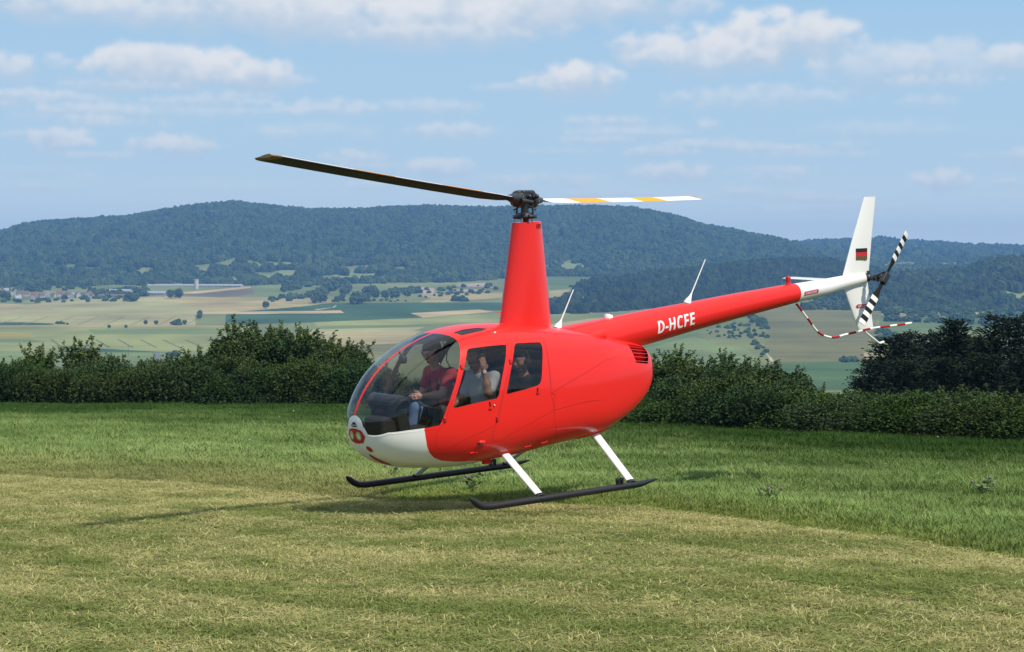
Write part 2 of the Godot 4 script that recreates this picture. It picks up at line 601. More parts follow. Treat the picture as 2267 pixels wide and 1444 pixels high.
# boom axis: x -> centre height, radius
func boom(x: float) -> Vector2:
	var pts := [[-0.6, 1.545, .215], [-1.2, 1.60, .212], [-1.86, 1.668, .203], [-2.6, 1.754, .178], [-3.4, 1.843, .157], [-4.25, 1.93, .133], [-4.47, 1.95, .123], [-5.06, 2.002, .108], [-5.45, 2.05, .09], [-5.88, 2.088, .07]]
	for i in range(1, pts.size()):
		if x >= pts[i][0]:
			var t: float = (x - pts[i - 1][0]) / (pts[i][0] - pts[i - 1][0])
			return Vector2(lerpf(pts[i - 1][1], pts[i][1], t), lerpf(pts[i - 1][2], pts[i][2], t))
	return Vector2(pts[-1][1], pts[-1][2])

func boom_ring(x: float, k := 28, wide := 1.0) -> PackedVector3Array:
	var b := boom(x)
	var ring := PackedVector3Array()
	for j in k:
		var t := TAU * j / k
		ring.append(Vector3(x, b.x + cos(t) * b.y, -sin(t) * b.y * wide))
	return ring

func wrap_boom(x: float, up: float, lift: float) -> Array:    # a point on the port side of the boom, «up» metres round it from its side, and its normal
	var b := boom(x)
	var t := up / b.y
	var n := Vector3(0, sin(t), -cos(t))
	return [Vector3(x, b.x, 0) + n * (b.y + lift), n]

func lettering(text: String, height: float, width: float, bold := true) -> Array:   # triangles in the plane, centred, small enough to bend
	var tm := TextMesh.new()
	var f := SystemFont.new()
	f.font_names = PackedStringArray(["Droid Sans"])
	f.font_weight = 700 if bold else 400
	tm.font = f
	tm.text = text
	tm.font_size = 64
	tm.pixel_size = 0.01
	tm.depth = 0.0
	var arr := tm.get_mesh_arrays()
	var pv: PackedVector3Array = arr[Mesh.ARRAY_VERTEX]
	var pi: PackedInt32Array = arr[Mesh.ARRAY_INDEX] if arr[Mesh.ARRAY_INDEX] != null else PackedInt32Array(range(pv.size()))
	var lo := Vector2(1e9, 1e9)
	var hi := -lo
	for p in pv:
		lo = Vector2(minf(lo.x, p.x), minf(lo.y, p.y)); hi = Vector2(maxf(hi.x, p.x), maxf(hi.y, p.y))
	var out := []
	var todo := []
	for i in range(0, pi.size(), 3):
		var t := []
		for k in 3:
			var p := pv[pi[i + k]]
			t.append(Vector2(((p.x - lo.x) / (hi.x - lo.x) - 0.5) * width, ((p.y - lo.y) / (hi.y - lo.y) - 0.5) * height))
		todo.append(t)
	while todo.size():
		var t: Array = todo.pop_back()
		var far := 0
		for k in 3:
			if t[k].distance_to(t[(k + 1) % 3]) > t[far].distance_to(t[(far + 1) % 3]): far = k
		if t[far].distance_to(t[(far + 1) % 3]) > 0.03:
			var m: Vector2 = (t[far] + t[(far + 1) % 3]) * 0.5
			todo.append([t[far], m, t[(far + 2) % 3]]); todo.append([m, t[(far + 1) % 3], t[(far + 2) % 3]])
		else: out.append(t)
	return out

func hit_boom(mb: MB, tris: Array, x: float, up: float, lift: float, slant := 0.0) -> void:
	for t in tris:
		var at := mb.v.size()
		for q in t:
			var w := wrap_boom(x - q.x, up + q.y + slant * q.x, lift)
			mb.add(w[0], w[1])
		mb.face(at, at + 1, at + 2)

func sheet(w: float, h: float, k := 4, arrow := 0.0) -> Array:     # a rectangle as small triangles, with an arrow-shaped end
	var out := []
	for i in k:
		for j in k:
			var x0 := w * (float(i) / k - 0.5)
			var x1 := w * (float(i + 1) / k - 0.5)
			var y0 := h * (float(j) / k - 0.5)
			var y1 := h * (float(j + 1) / k - 0.5)
			out.append([Vector2(x0, y0), Vector2(x1, y0), Vector2(x1, y1)]); out.append([Vector2(x0, y0), Vector2(x1, y1), Vector2(x0, y1)])
	if arrow != 0.0:
		var e := w * 0.5 * signf(arrow)
		out.append([Vector2(e, -h * 0.5), Vector2(e, h * 0.5), Vector2(e + arrow, 0)])
	return out

func make_helicopter() -> void:
	helo = thing("helicopter", "red and white light helicopter hovering nose down just above the mown meadow", "helicopter")
	helo.transform = Transform3D(Basis(Vector3(-.76268, -.03804, .64566), Vector3(-.01573, .99907, .04027), Vector3(-.64658, .02055, -.76257)), Vector3(0.19, -0.703, -21.71))
	prepare_cabin()
	var red := mat("red_paint", lin(.74, .021, .016), 0.36)
	red.clearcoat_enabled = true; red.clearcoat = 0.4; red.clearcoat_roughness = 0.06
	red.metallic_specular = 0.28
	var white := mat("white_paint", lin(.80, .80, .78), 0.35)
	white.clearcoat_enabled = true; white.clearcoat = 0.6; white.clearcoat_roughness = 0.08
	var dred := mat("dark_red_paint", lin(.42, .012, .016), 0.3)
	var black := mat("black_rubber", lin(.018, .018, .02), 0.6)
	var skidm := mat("black_skid_paint", lin(.011, .012, .014), 0.38)
	var dark := mat("dark_metal", lin(.05, .055, .06), 0.45, 0.6)
	var grey := mat("grey_metal", lin(.20, .21, .22), 0.4, 0.8)
	var steel := mat("bright_steel", lin(.5, .5, .5), 0.3, 1.0)
	var trim := mat("cabin_lining", lin(.030, .030, .033), 0.85)
	var seatm := mat("dark_leather", lin(.022, .022, .025), 0.6)
	var glass := mat("clear_acrylic", Color(0.012, 0.015, 0.018, 0.20), 0.0)
	glass.transparency = BaseMaterial3D.TRANSPARENCY_ALPHA
	var tint := mat("tinted_acrylic", Color(0.015, 0.018, 0.02, 0.40), 0.0)
	tint.transparency = BaseMaterial3D.TRANSPARENCY_ALPHA
	var lamp := mat("lamp_glass", Color(0.95, 0.93, 0.8, 0.15), 0.02)
	lamp.transparency = BaseMaterial3D.TRANSPARENCY_ALPHA

	# outlines on the skin
	var rim := "0.3334,0.0127 0.3358,0.0433 0.3396,0.0869 0.3427,0.1306 0.3428,0.1725 0.3393,0.2138 0.3329,0.2579 0.3199,0.3299 0.3079,0.3900 0.2925,0.4480 0.2790,0.4872 0.2662,0.5103 "
	var sill := "0.2305,0.5163 0.1880,0.5232 0.1301,0.5424 0.0632,0.6296 0.0416,0.4989 0.0345,0.1500"
	var w := PackedVector2Array()
	for i in 26:
		var u := lerpf(0.036, 0.3325, i / 25.0)
		w.append(Vector2(u * SU, v_at_z(u, 0.017) * SV))
	w.append_array(poly(rim + sill))
	var roofwin := poly("0.3535,0.0757 0.3758,0.0675 0.4050,0.0810 0.4200,0.1100 0.4044,0.1260 0.3611,0.1261")
	var fd := poly("0.3467,0.2050 0.3762,0.2170 0.4110,0.2264 0.4475,0.2277 0.4430,0.2675 0.4314,0.3434 0.4184,0.4165 0.4032,0.4875 0.3944,0.5097 0.3881,0.5395 0.3260,0.5930 0.3020,0.6350 0.2850,0.6594 0.2724,0.6571 0.2637,0.6355 0.2589,0.6051 0.2616,0.5399 0.2703,0.5183 0.2830,0.4953 0.3009,0.4449 0.3144,0.3955 0.3251,0.3356 0.3371,0.2638")
	var fw := poly("0.3543,0.2389 0.3842,0.2481 0.4221,0.2555 0.4336,0.2570 0.4241,0.3242 0.4082,0.4138 0.3994,0.4661 0.3948,0.4739 0.3512,0.4745 0.3023,0.4771 0.2984,0.4721 0.3046,0.4485 0.3182,0.3956 0.3311,0.3376 0.3495,0.2494")
	var rd := poly("0.4507,0.2280 0.4861,0.2206 0.5236,0.2097 0.5227,0.2332 0.5168,0.3151 0.5131,0.4060 0.5139,0.4795 0.5203,0.5198 0.4802,0.5461 0.4297,0.5938 0.4062,0.6326 0.3962,0.6377 0.3885,0.6181 0.3850,0.5727 0.3907,0.5393 0.3965,0.5102 0.4052,0.4879 0.4204,0.4170 0.4334,0.3437 0.4449,0.2677")
	var rw := poly("0.4570,0.2504 0.4871,0.2455 0.5104,0.2418 0.5129,0.2512 0.5113,0.2778 0.5007,0.3632 0.4936,0.4281 0.4897,0.4430 0.4842,0.4486 0.4551,0.4597 0.4212,0.4677 0.4162,0.4661 0.4182,0.4531 0.4271,0.4000 0.4401,0.3269 0.4511,0.2645")
	var nose := poly("0,0 0.0345,0 0.0345,0.1500 0.0416,0.4989 0.0632,0.6296 0.1301,0.5424 0.1880,0.5232 0.2300,0.5164 0.2331,0.5647 0.2406,0.6317 0.2512,0.6860 0.2686,0.7355 0.2902,0.7697 0.3200,0.7873 0.3449,0.7945 0.3595,0.7960 0.385,0.83 0.398,0.9 0.402,1.0 0,1")
	var grill := poly("0.7700,0.1830 0.8790,0.1520 0.8720,0.2518 0.8559,0.3396 0.8372,0.4050 0.7700,0.3863 0.7670,0.3079 0.7680,0.2375")
	var seams := []
	for t in ["0.5263,0.2091 0.5196,0.2832 0.5158,0.3628 0.5143,0.4274 0.5134,0.4792 0.5225,0.4835 0.5201,0.5217 0.5244,0.6037 0.5440,0.7870", "0.5122,0.4806 0.5538,0.4495 0.6065,0.4081 0.6624,0.3571 0.7607,0.3029",
			"0.5200,0.5197 0.5833,0.5138 0.6371,0.5157", "0.6636,0.2775 0.6624,0.3571", "0.3467,0.205 0.3390,0.2160", "0.5236,0.2097 0.5150,0.120 0.5100,0.06"]:
		seams.append_array(line_gap(poly(t), 0.0016))
	var post := PackedVector2Array()
	for i in 26:
		var u := lerpf(0.0345, 0.3325, i / 25.0)
		post.append(Vector2(u * SU, v_at_z(u, 0.017) * SV))
	post.append(Vector2(0.3325 * SU, 0)); post.append(Vector2(0.0345 * SU, 0))
	var holes := [w, roofwin, fd, rd, nose, grill, post]
	var shell := patch([], holes + seams)
	part("fuselage_shell", joined(shell, mirrored(shell)).mesh(), red, helo)
	var inner := patch([], [w, roofwin, fw, rw, grill], -0.0025)
	part("cabin_lining", joined(inner, mirrored(inner)).mesh(), trim, helo)
	var nm := patch([nose], [])
	var ncap := part("nose_cap", joined(nm, mirrored(nm)).mesh(), white, helo)
	var pm := patch([post], [])
	part("windshield_post", joined(pm, mirrored(pm)).mesh(), red, helo)
	var panes := [[w, "windshield_pane", glass, 0.0], [roofwin, "roof_window", tint, -0.003]]
	for q in panes:
		var a := patch([q[0]], [], q[3])
		part(q[1], a.mesh(), q[2], helo)
		part(q[1], mirrored(a).mesh(), q[2], helo)
	for q in [[fd, fw, "front_door"], [rd, rw, "rear_door"]]:
		var skin := patch([grown(q[0], -0.0028)], [q[1]])
		var edge := door_edge(q[1], 0.012)
		var pane := patch([q[1]], [], -0.004)
		for s in 2:
			var d := part(q[2], (skin if s == 0 else mirrored(skin)).mesh(), red, helo)
			part("door_window", (pane if s == 0 else mirrored(pane)).mesh(), tint, d)
			part("window_seal", (edge if s == 0 else mirrored(edge)).mesh(), black, d)
			var hu := 0.3796 if q[2] == "front_door" else 0.4837
			var hv := 0.4832 if q[2] == "front_door" else 0.4625
			var hm := MB.new()
			var hb := skin_basis(hu, hv)
			box(hm, on_skin(hu, hv, 0.008), Vector3(0.016, 0.014, 0.05), hb, 0.004)
			box(hm, on_skin(hu, hv + 0.01, 0.010), Vector3(0.04, 0.012, 0.014), hb, 0.004)
			part("door_handle", (hm if s == 0 else mirrored(hm)).mesh(), dred, d)
			for hg in ([[0.2788, 0.4985], [0.3273, 0.3260]] if q[2] == "front_door" else [[0.3944, 0.5140], [0.4318, 0.3490]]):
				var gm := MB.new()
				box(gm, on_skin(hg[0], hg[1], 0.006), Vector3(0.03, 0.014, 0.05), skin_basis(hg[0], hg[1]), 0.004)
				part("door_hinge", (gm if s == 0 else mirrored(gm)).mesh(), dred, d)
			if q[2] == "front_door":
				var lk := MB.new()
				ball(lk, on_skin(0.3885, 0.4890, 0.003), Vector3.ONE * 0.012, 10, 6)
				part("door_lock", (lk if s == 0 else mirrored(lk)).mesh(), steel, d)

	# rivets along the windshield sill and the white nose
	var rv := MB.new()
	var nr := MB.new()
	var line := poly("0.0680,0.6430 0.1301,0.5544 0.1880,0.5352 0.2305,0.5283 0.2660,0.5223")
	for i in line.size() - 1:
		var cnt := int(line[i].distance_to(line[i + 1]) / 0.035)
		for k in cnt:
			var q := line[i].lerp(line[i + 1], float(k) / cnt)
			ball(nr if q.x < 0.2305 * SU else rv, on_skin(q.x / SU, q.y / SV, 0.0), Vector3(.006, .006, .006), 6, 4)
	for t in ["0.5275,0.2091 0.5208,0.2832 0.5170,0.3628 0.5155,0.4274 0.5150,0.4770", "0.5148,0.4840 0.5538,0.4525 0.6065,0.4111 0.6624,0.3601", "0.4400,0.6150 0.4800,0.5660 0.5190,0.5400", "0.2450,0.68 0.2600,0.74 0.2750,0.772"]:
		var pl := poly(t)
		for i in pl.size() - 1:
			var cnt := maxi(1, int(pl[i].distance_to(pl[i + 1]) / 0.05))
			for k in cnt:
				var q := pl[i].lerp(pl[i + 1], float(k) / cnt)
				ball(rv, on_skin(q.x / SU, q.y / SV, 0.0), Vector3(.004, .004, .004), 6, 4)
	tag(part("rivets", joined(rv, mirrored(rv)).mesh(), red, helo), "", "", "", "stuff")
	tag(part("nose_rivets", joined(nr, mirrored(nr)).mesh(), white, helo), "", "", "", "stuff")

	nose_details(ncap, dred, lamp, steel, black, white)
	exhaust_grill(red, black)
	strut_and_skids(white, skidm, red, black, dark)
	mast_and_rotor(red, dark, grey, steel, black)
	tail(red, white, dred, black, dark, grey)
	cabin_inside(trim, seatm, black, dark, grey, steel)

func door_edge(hole: PackedVector2Array, deep: float) -> MB:     # the reveal round a window, from the outer skin to the lining
	var mb := MB.new()
	var pts := PackedVector2Array()
	for i in hole.size():
		var a := hole[i]
		var b := hole[(i + 1) % hole.size()]
		for k in 4: pts.append(a.lerp(b, k / 4.0))
	var rings := []
	var k := pts.size()
	for i in k:
		var p := pts[i]
		var q := pts[(i + 1) % k]
		var a := on_skin(p.x / SU, p.y / SV, 0.001); var a2 := on_skin(p.x / SU, p.y / SV, -deep)
		var b := on_skin(q.x / SU, q.y / SV, 0.001); var b2 := on_skin(q.x / SU, q.y / SV, -deep)
		var n := (b - a).cross(a2 - a).normalized()
		mb.quad(a, b, b2, a2, n)
	# a thin rubber lip lying on the skin
	for g in Geometry2D.clip_polygons(hole, grown(hole, -0.009)):
		if Geometry2D.is_polygon_clockwise(g): continue
	return mb

func nose_point(y: float, z: float, lift: float) -> Vector3:     # the point of the nose at this height and side, found along the skin
	var lo := 0.0
	var hi := 0.2
	for it in 30:
		var m := (lo + hi) * 0.5
		var s := section(m)
		var up: bool = y > s[2]
		var k: float = s[4] if up else s[5]
		var hh: float = absf(s[0] - s[2]) if up else absf(s[1] - s[2])
		var inside: bool = hh > 1e-4 and s[3] > 1e-4 and pow(absf(y - s[2]) / hh, k) + pow(absf(z) / s[3], k) < 1.0
		if inside: hi = m
		else: lo = m
	var u := (lo + hi) * 0.5
	return Vector3(XR + (XN - XR) * (0.5 + 0.5 * cos(PI * u)) + lift, y, z)

func nose_sheet(mb: MB, outline: PackedVector2Array, lift: float, step := 0.02) -> void:    # outline in (z, y), laid on the nose
	var r := bounds(outline)
	var z := r.position.x
	while z < r.end.x:
		var y := r.position.y
		while y < r.end.y:
			var cell := PackedVector2Array([Vector2(z, y), Vector2(z + step, y), Vector2(z + step, y + step), Vector2(z, y + step)])
			for p in Geometry2D.intersect_polygons(cell, outline):
				var ts := Geometry2D.triangulate_polygon(p)
				var at := mb.v.size()
				for q in p:
					var c := nose_point(q.y, q.x, lift)
					var dz := nose_point(q.y, q.x + 0.006, lift) - nose_point(q.y, q.x - 0.006, lift)
					var dy := nose_point(q.y + 0.006, q.x, lift) - nose_point(q.y - 0.006, q.x, lift)
					var n := dz.cross(dy).normalized()
					mb.add(c, n if n.x > 0.0 else -n)
				for t in range(0, ts.size(), 3): mb.face(at + ts[t], at + ts[t + 1], at + ts[t + 2])
			y += step
		z += step

func circle2(c: Vector2, rx: float, ry: float, k := 20) -> PackedVector2Array:
	var out := PackedVector2Array()
	for i in k: out.append(c + Vector2(cos(TAU * i / k) * rx, sin(TAU * i / k) * ry))
	return out

func nose_details(ncap: Node3D, dred: Material, lamp: Material, steel: Material, black: Material, white: Material) -> void:
	var hex := PackedVector2Array([Vector2(-.150, .772), Vector2(-.105, .838), Vector2(-.03, .852), Vector2(.03, .852), Vector2(.105, .838), Vector2(.150, .772), Vector2(.105, .705), Vector2(.03, .690), Vector2(-.03, .690), Vector2(-.105, .705)])
	var mb := MB.new()
	var halves := []
	for s in [-1.0, 1.0]:
		var c := Vector2(s * .06, .775)
		var hole := circle2(c, .040, .046, 24)
		for k in 24:
			var a := hole[k]
			var b := hole[(k + 1) % 24]
			var wedge := PackedVector2Array([a, b, c + (b - c) * 9.0, c + (a - c) * 9.0])
			var side := PackedVector2Array([Vector2(0, .4), Vector2(s * .4, .4), Vector2(s * .4, 1.1), Vector2(0, 1.1)])
			for q in Geometry2D.intersect_polygons(hex, wedge):
				for p in Geometry2D.intersect_polygons(q, side): halves.append(p)
	for h in halves: nose_sheet(mb, h, 0.004)
	part("landing_light_surround", mb.mesh(), dred, ncap)
	var bulb := mat("pale_reflector", lin(.75, .72, .50), .25)
	for s in [-1.0, 1.0]:
		var m := MB.new()
		nose_sheet(m, circle2(Vector2(s * .06, .775), .0405, .0465), 0.003, 0.012)
		part("landing_light", m.mesh(), steel, ncap)
		var m2 := MB.new()
		nose_sheet(m2, circle2(Vector2(s * .06, .768), .026, .027), 0.006, 0.012)
		part("light_bulb", m2.mesh(), bulb, ncap)
		var m3 := MB.new()
		nose_sheet(m3, circle2(Vector2(s * .06, .775), .0405, .0465), 0.010, 0.012)
		part("light_cover", m3.mesh(), lamp, ncap)
	var tri := MB.new()
	nose_sheet(tri, PackedVector2Array([Vector2(-.050, .868), Vector2(.050, .868), Vector2(.022, .918), Vector2(-.022, .918)]), 0.004, 0.01)
	part("fresh_air_inlet", tri.mesh(), black, ncap)
	var lip := MB.new()
	nose_sheet(lip, PackedVector2Array([Vector2(-.056, .880), Vector2(.056, .880), Vector2(.050, .894), Vector2(-.050, .894)]), 0.009, 0.01)
	part("inlet_lip", lip.mesh(), steel, ncap)
	# red lens and red strip under the chin
	var e1 := MB.new()
	for q in [[0.094, 0.845, 0.045, 0.024]]:
		nose_oval(e1, q[0], q[1], .085, .085)
	part("chin_marker", e1.mesh(), dred, ncap)
	var e2 := MB.new()
	nose_oval(e2, 0.152, 0.930, 0.26, 0.065)
	part("chin_strip", e2.mesh(), dred, ncap)

func Vector2_x(x: float) -> Vector3: return Vector3(x, 0, 0)

func nose_oval(mb: MB, u: float, v: float, ru: float, rv: float) -> void:
	var p := circle2(Vector2(u * SU, v * SV), ru, rv)
	var a := patch([p], [], 0.003, Vector2(u - 0.1, u + 0.1))
	joined(mb, a)

func exhaust_grill(red: Material, black: Material) -> void:
	var c := [Vector2(0.7690, 0.1830), Vector2(0.8790, 0.1520), Vector2(0.8372, 0.4060), Vector2(0.7690, 0.3870)]   # top front, top rear, bottom rear, bottom front
	for s in 2:
		var g := Node3D.new()
		g.name = "cooling_air_outlet"
		helo.add_child(g, true)
		var back := MB.new()
		for i in 6:
			for j in 6:
				var q := []
				for k in [[i, j], [i + 1, j], [i + 1, j + 1], [i, j + 1]]:
					var t: Vector2 = c[0].lerp(c[1], k[0] / 6.0).lerp(c[3].lerp(c[2], k[0] / 6.0), k[1] / 6.0)
					q.append(on_skin(t.x, t.y, -0.10, s == 0))
				var n: Vector3 = (q[1] - q[0]).cross(q[3] - q[0]).normalized()
				back.quad(q[0], q[1], q[2], q[3], n)
		part("outlet_recess", back.mesh(), black, g)
		for k in range(0, 6):
			var f := k / 5.5
			var sl := MB.new()
			var a0: Vector2 = c[0].lerp(c[3], f)
			var b0: Vector2 = c[1].lerp(c[2], f)
			var prev := []
			for i in 9:
				var t := a0.lerp(b0, i / 8.0)
				var now := [on_skin(t.x, t.y, 0.001, s == 0), on_skin(t.x, t.y + 0.006, 0.001, s == 0), on_skin(t.x, t.y + 0.016, -0.06, s == 0), on_skin(t.x, t.y + 0.010, -0.06, s == 0)]
				if prev.size():
					for e in 4:
						var e2 := (e + 1) % 4
						var n: Vector3 = (now[e] - prev[e]).cross(prev[e2] - prev[e]).normalized()
						sl.quad(prev[e], now[e], now[e2], prev[e2], n)
				prev = now
			part("slat", sl.mesh(), red, g)

func strut_and_skids(white: Material, skidm: Material, red: Material, black: Material, dark: Material) -> void:
	for s in [-1.0, 1.0]:
		var m := MB.new()
		var y := 0.045
		tube(m, [Vector3(1.735, y + .118, s * 1.09), Vector3(1.695, y + .088, s * 1.09), Vector3(1.64, y + .045, s * 1.09), Vector3(1.57, y + .012, s * 1.09), Vector3(1.47, y, s * 1.09), Vector3(0.5, y, s * 1.09), Vector3(-.62, y, s * 1.09), Vector3(-.72, y + .004, s * 1.09), Vector3(-.95, y + .03, s * 1.09)], [.012, .031, .036, .037, .037, .037, .037, .034, .008], 14)
		var sk := part("skid", m.mesh(), skidm, helo)
		for cx in [-.345, -.405]:
			var b := MB.new()
			box(b, Vector3(cx, y + .045, s * 1.09), Vector3(.018, .075, .05), Basis.IDENTITY, .004)
			box(b, Vector3(cx, y + .085, s * 1.09 - .018), Vector3(.02, .03, .014))
			box(b, Vector3(cx, y + .085, s * 1.09 + .018), Vector3(.02, .03, .014))
			part("ground_wheel_bracket", b.mesh(), black, sk)
		for q in [[0.735, 0.46, 0.47, 0.767], [-0.70, 0.53, 0.36, -0.567]]:
			var top := Vector3(q[0], q[1], s * q[2])
			var foot := Vector3(q[3], y + .035, s * 1.075)
			var st := MB.new()
			tube(st, [top, foot], [0.056, 0.050], 18, [], 0.40, Vector3(0, 1, 0))
			part("skid_strut", st.mesh(), white, helo)
			var sh := MB.new()
			tube(sh, [foot + (top - foot).normalized() * .022, foot - (top - foot).normalized() * .02], [.053, .055], 14, [], 0.45)
			part("strut_shoe", sh.mesh(), skidm, helo)
			var fr := MB.new()
			var o := Vector3(q[0] + (.06 if q[0] > 0 else .05), q[1] + .025, s * (q[2] - .035))
			ball(fr, o, Vector3(.30 if q[0] > 0 else .30, .034, .07), 20, 12, Color.WHITE, Basis(Vector3(0, 0, 1), 0.0 if q[0] > 0 else -0.13))
			part("strut_fairing", fr.mesh(), red, helo)
	# fuel vent and small drain on the port side
	var fv := MB.new()
	var at := on_skin(0.3642, 0.6227)
	var bs := skin_basis(0.3642, 0.6227)
	ball(fv, at, Vector3(.05, .022, .026), 14, 8, Color.WHITE, bs)
	part("fuel_vent", fv.mesh(), red, helo)
	var fk := MB.new()
	ball(fk, at + bs * Vector3(-.036, .012, 0), Vector3(.02, .016, .018), 10, 6)
	part("vent_mouth", fk.mesh(), black, helo)
	var st2 := MB.new()
	for q in [[0.3520, .7000], [0.4750, .7430], [0.5120, .7440]]: box(st2, on_skin(q[0], q[1], 0.004), Vector3(.10, .012, .022), skin_basis(q[0], q[1]), .004)
	part("belly_step", st2.mesh(), red, helo)
	var lt := MB.new()
	ball(lt, on_skin(0.4256, 0.1614, .004), Vector3.ONE * .013, 10, 6)
	part("roof_cap", lt.mesh(), white, helo)
	var bl := MB.new()
	box(bl, Vector3(.86, .375, -.30), Vector3(.10, .05, .05), Basis.IDENTITY, .01)
	part("belly_antenna", bl.mesh(), red, helo)

func foil_ring(c: Vector3, front: float, back: float, half: float, k := 24) -> PackedVector3Array:   # a rounded-nose, thin-tailed section lying flat
	var ring := PackedVector3Array()
	for j in k:
		var t := TAU * j / k
		var x := cos(t)
		var w := sin(t)
		var px := front * x if x > 0.0 else back * x
		var ww := half * w * (1.0 if x > 0.0 else (1.0 - 0.55 * x * x))
		ring.append(c + Vector3(px, 0, ww))
	return ring

func blade(mb: MB, az: float, cone: float, pitch: float, r0: float, r1: float, chord: float, thick: float, cols: Array, hub: Vector3, under: Color) -> void:
	# cols: [radius where the colour ends, colour]; az from the nose towards port
	var out := Vector3(cos(az), 0, -sin(az))
	var lead := Vector3(-sin(az), 0, -cos(az))
	var prev := r0
	for q in cols:
		var n := maxi(2, int((q[0] - prev) / 0.25))
		var rings := []
		for i in n + 1:
			var r := lerpf(prev, q[0], float(i) / n)
			var bend := sin(cone) * r + 0.0016 * r * r - 0.0080 * r
			var c := hub + out * (r * cos(cone)) + Vector3.UP * bend
			var taper := 1.0 if r > r0 + 0.28 else lerpf(0.40, 1.0, (r - r0) / 0.28)
			if r > r1 - 0.10: taper *= lerpf(1.0, 0.72, (r - r1 + 0.10) / 0.10)
			var p := pitch - 0.035 * (r / r1)
			var cd := lead * cos(p) + Vector3.UP * sin(p)
			var up := Vector3.UP * cos(p) - lead * sin(p)
			var ring := PackedVector3Array()
			for s in [[0.28, 0.0], [0.25, 0.30], [0.17, 0.46], [0.05, 0.5], [-0.15, 0.42], [-0.40, 0.2], [-0.72, 0.02], [-0.72, -0.02], [-0.40, -0.14], [-0.15, -0.28], [0.05, -0.34], [0.17, -0.33], [0.25, -0.22]]:
				ring.append(c + cd * (s[0] * chord * taper) + up * (s[1] * thick))
			rings.append(ring)
		var at := mb.v.size()
		var cc := []
		for i in rings.size(): cc.append(q[1])
		loft(mb, rings, cc, prev == r0, q[0] == r1)
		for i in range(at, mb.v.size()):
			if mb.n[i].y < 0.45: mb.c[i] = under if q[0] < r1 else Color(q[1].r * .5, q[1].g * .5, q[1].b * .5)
		prev = q[0]

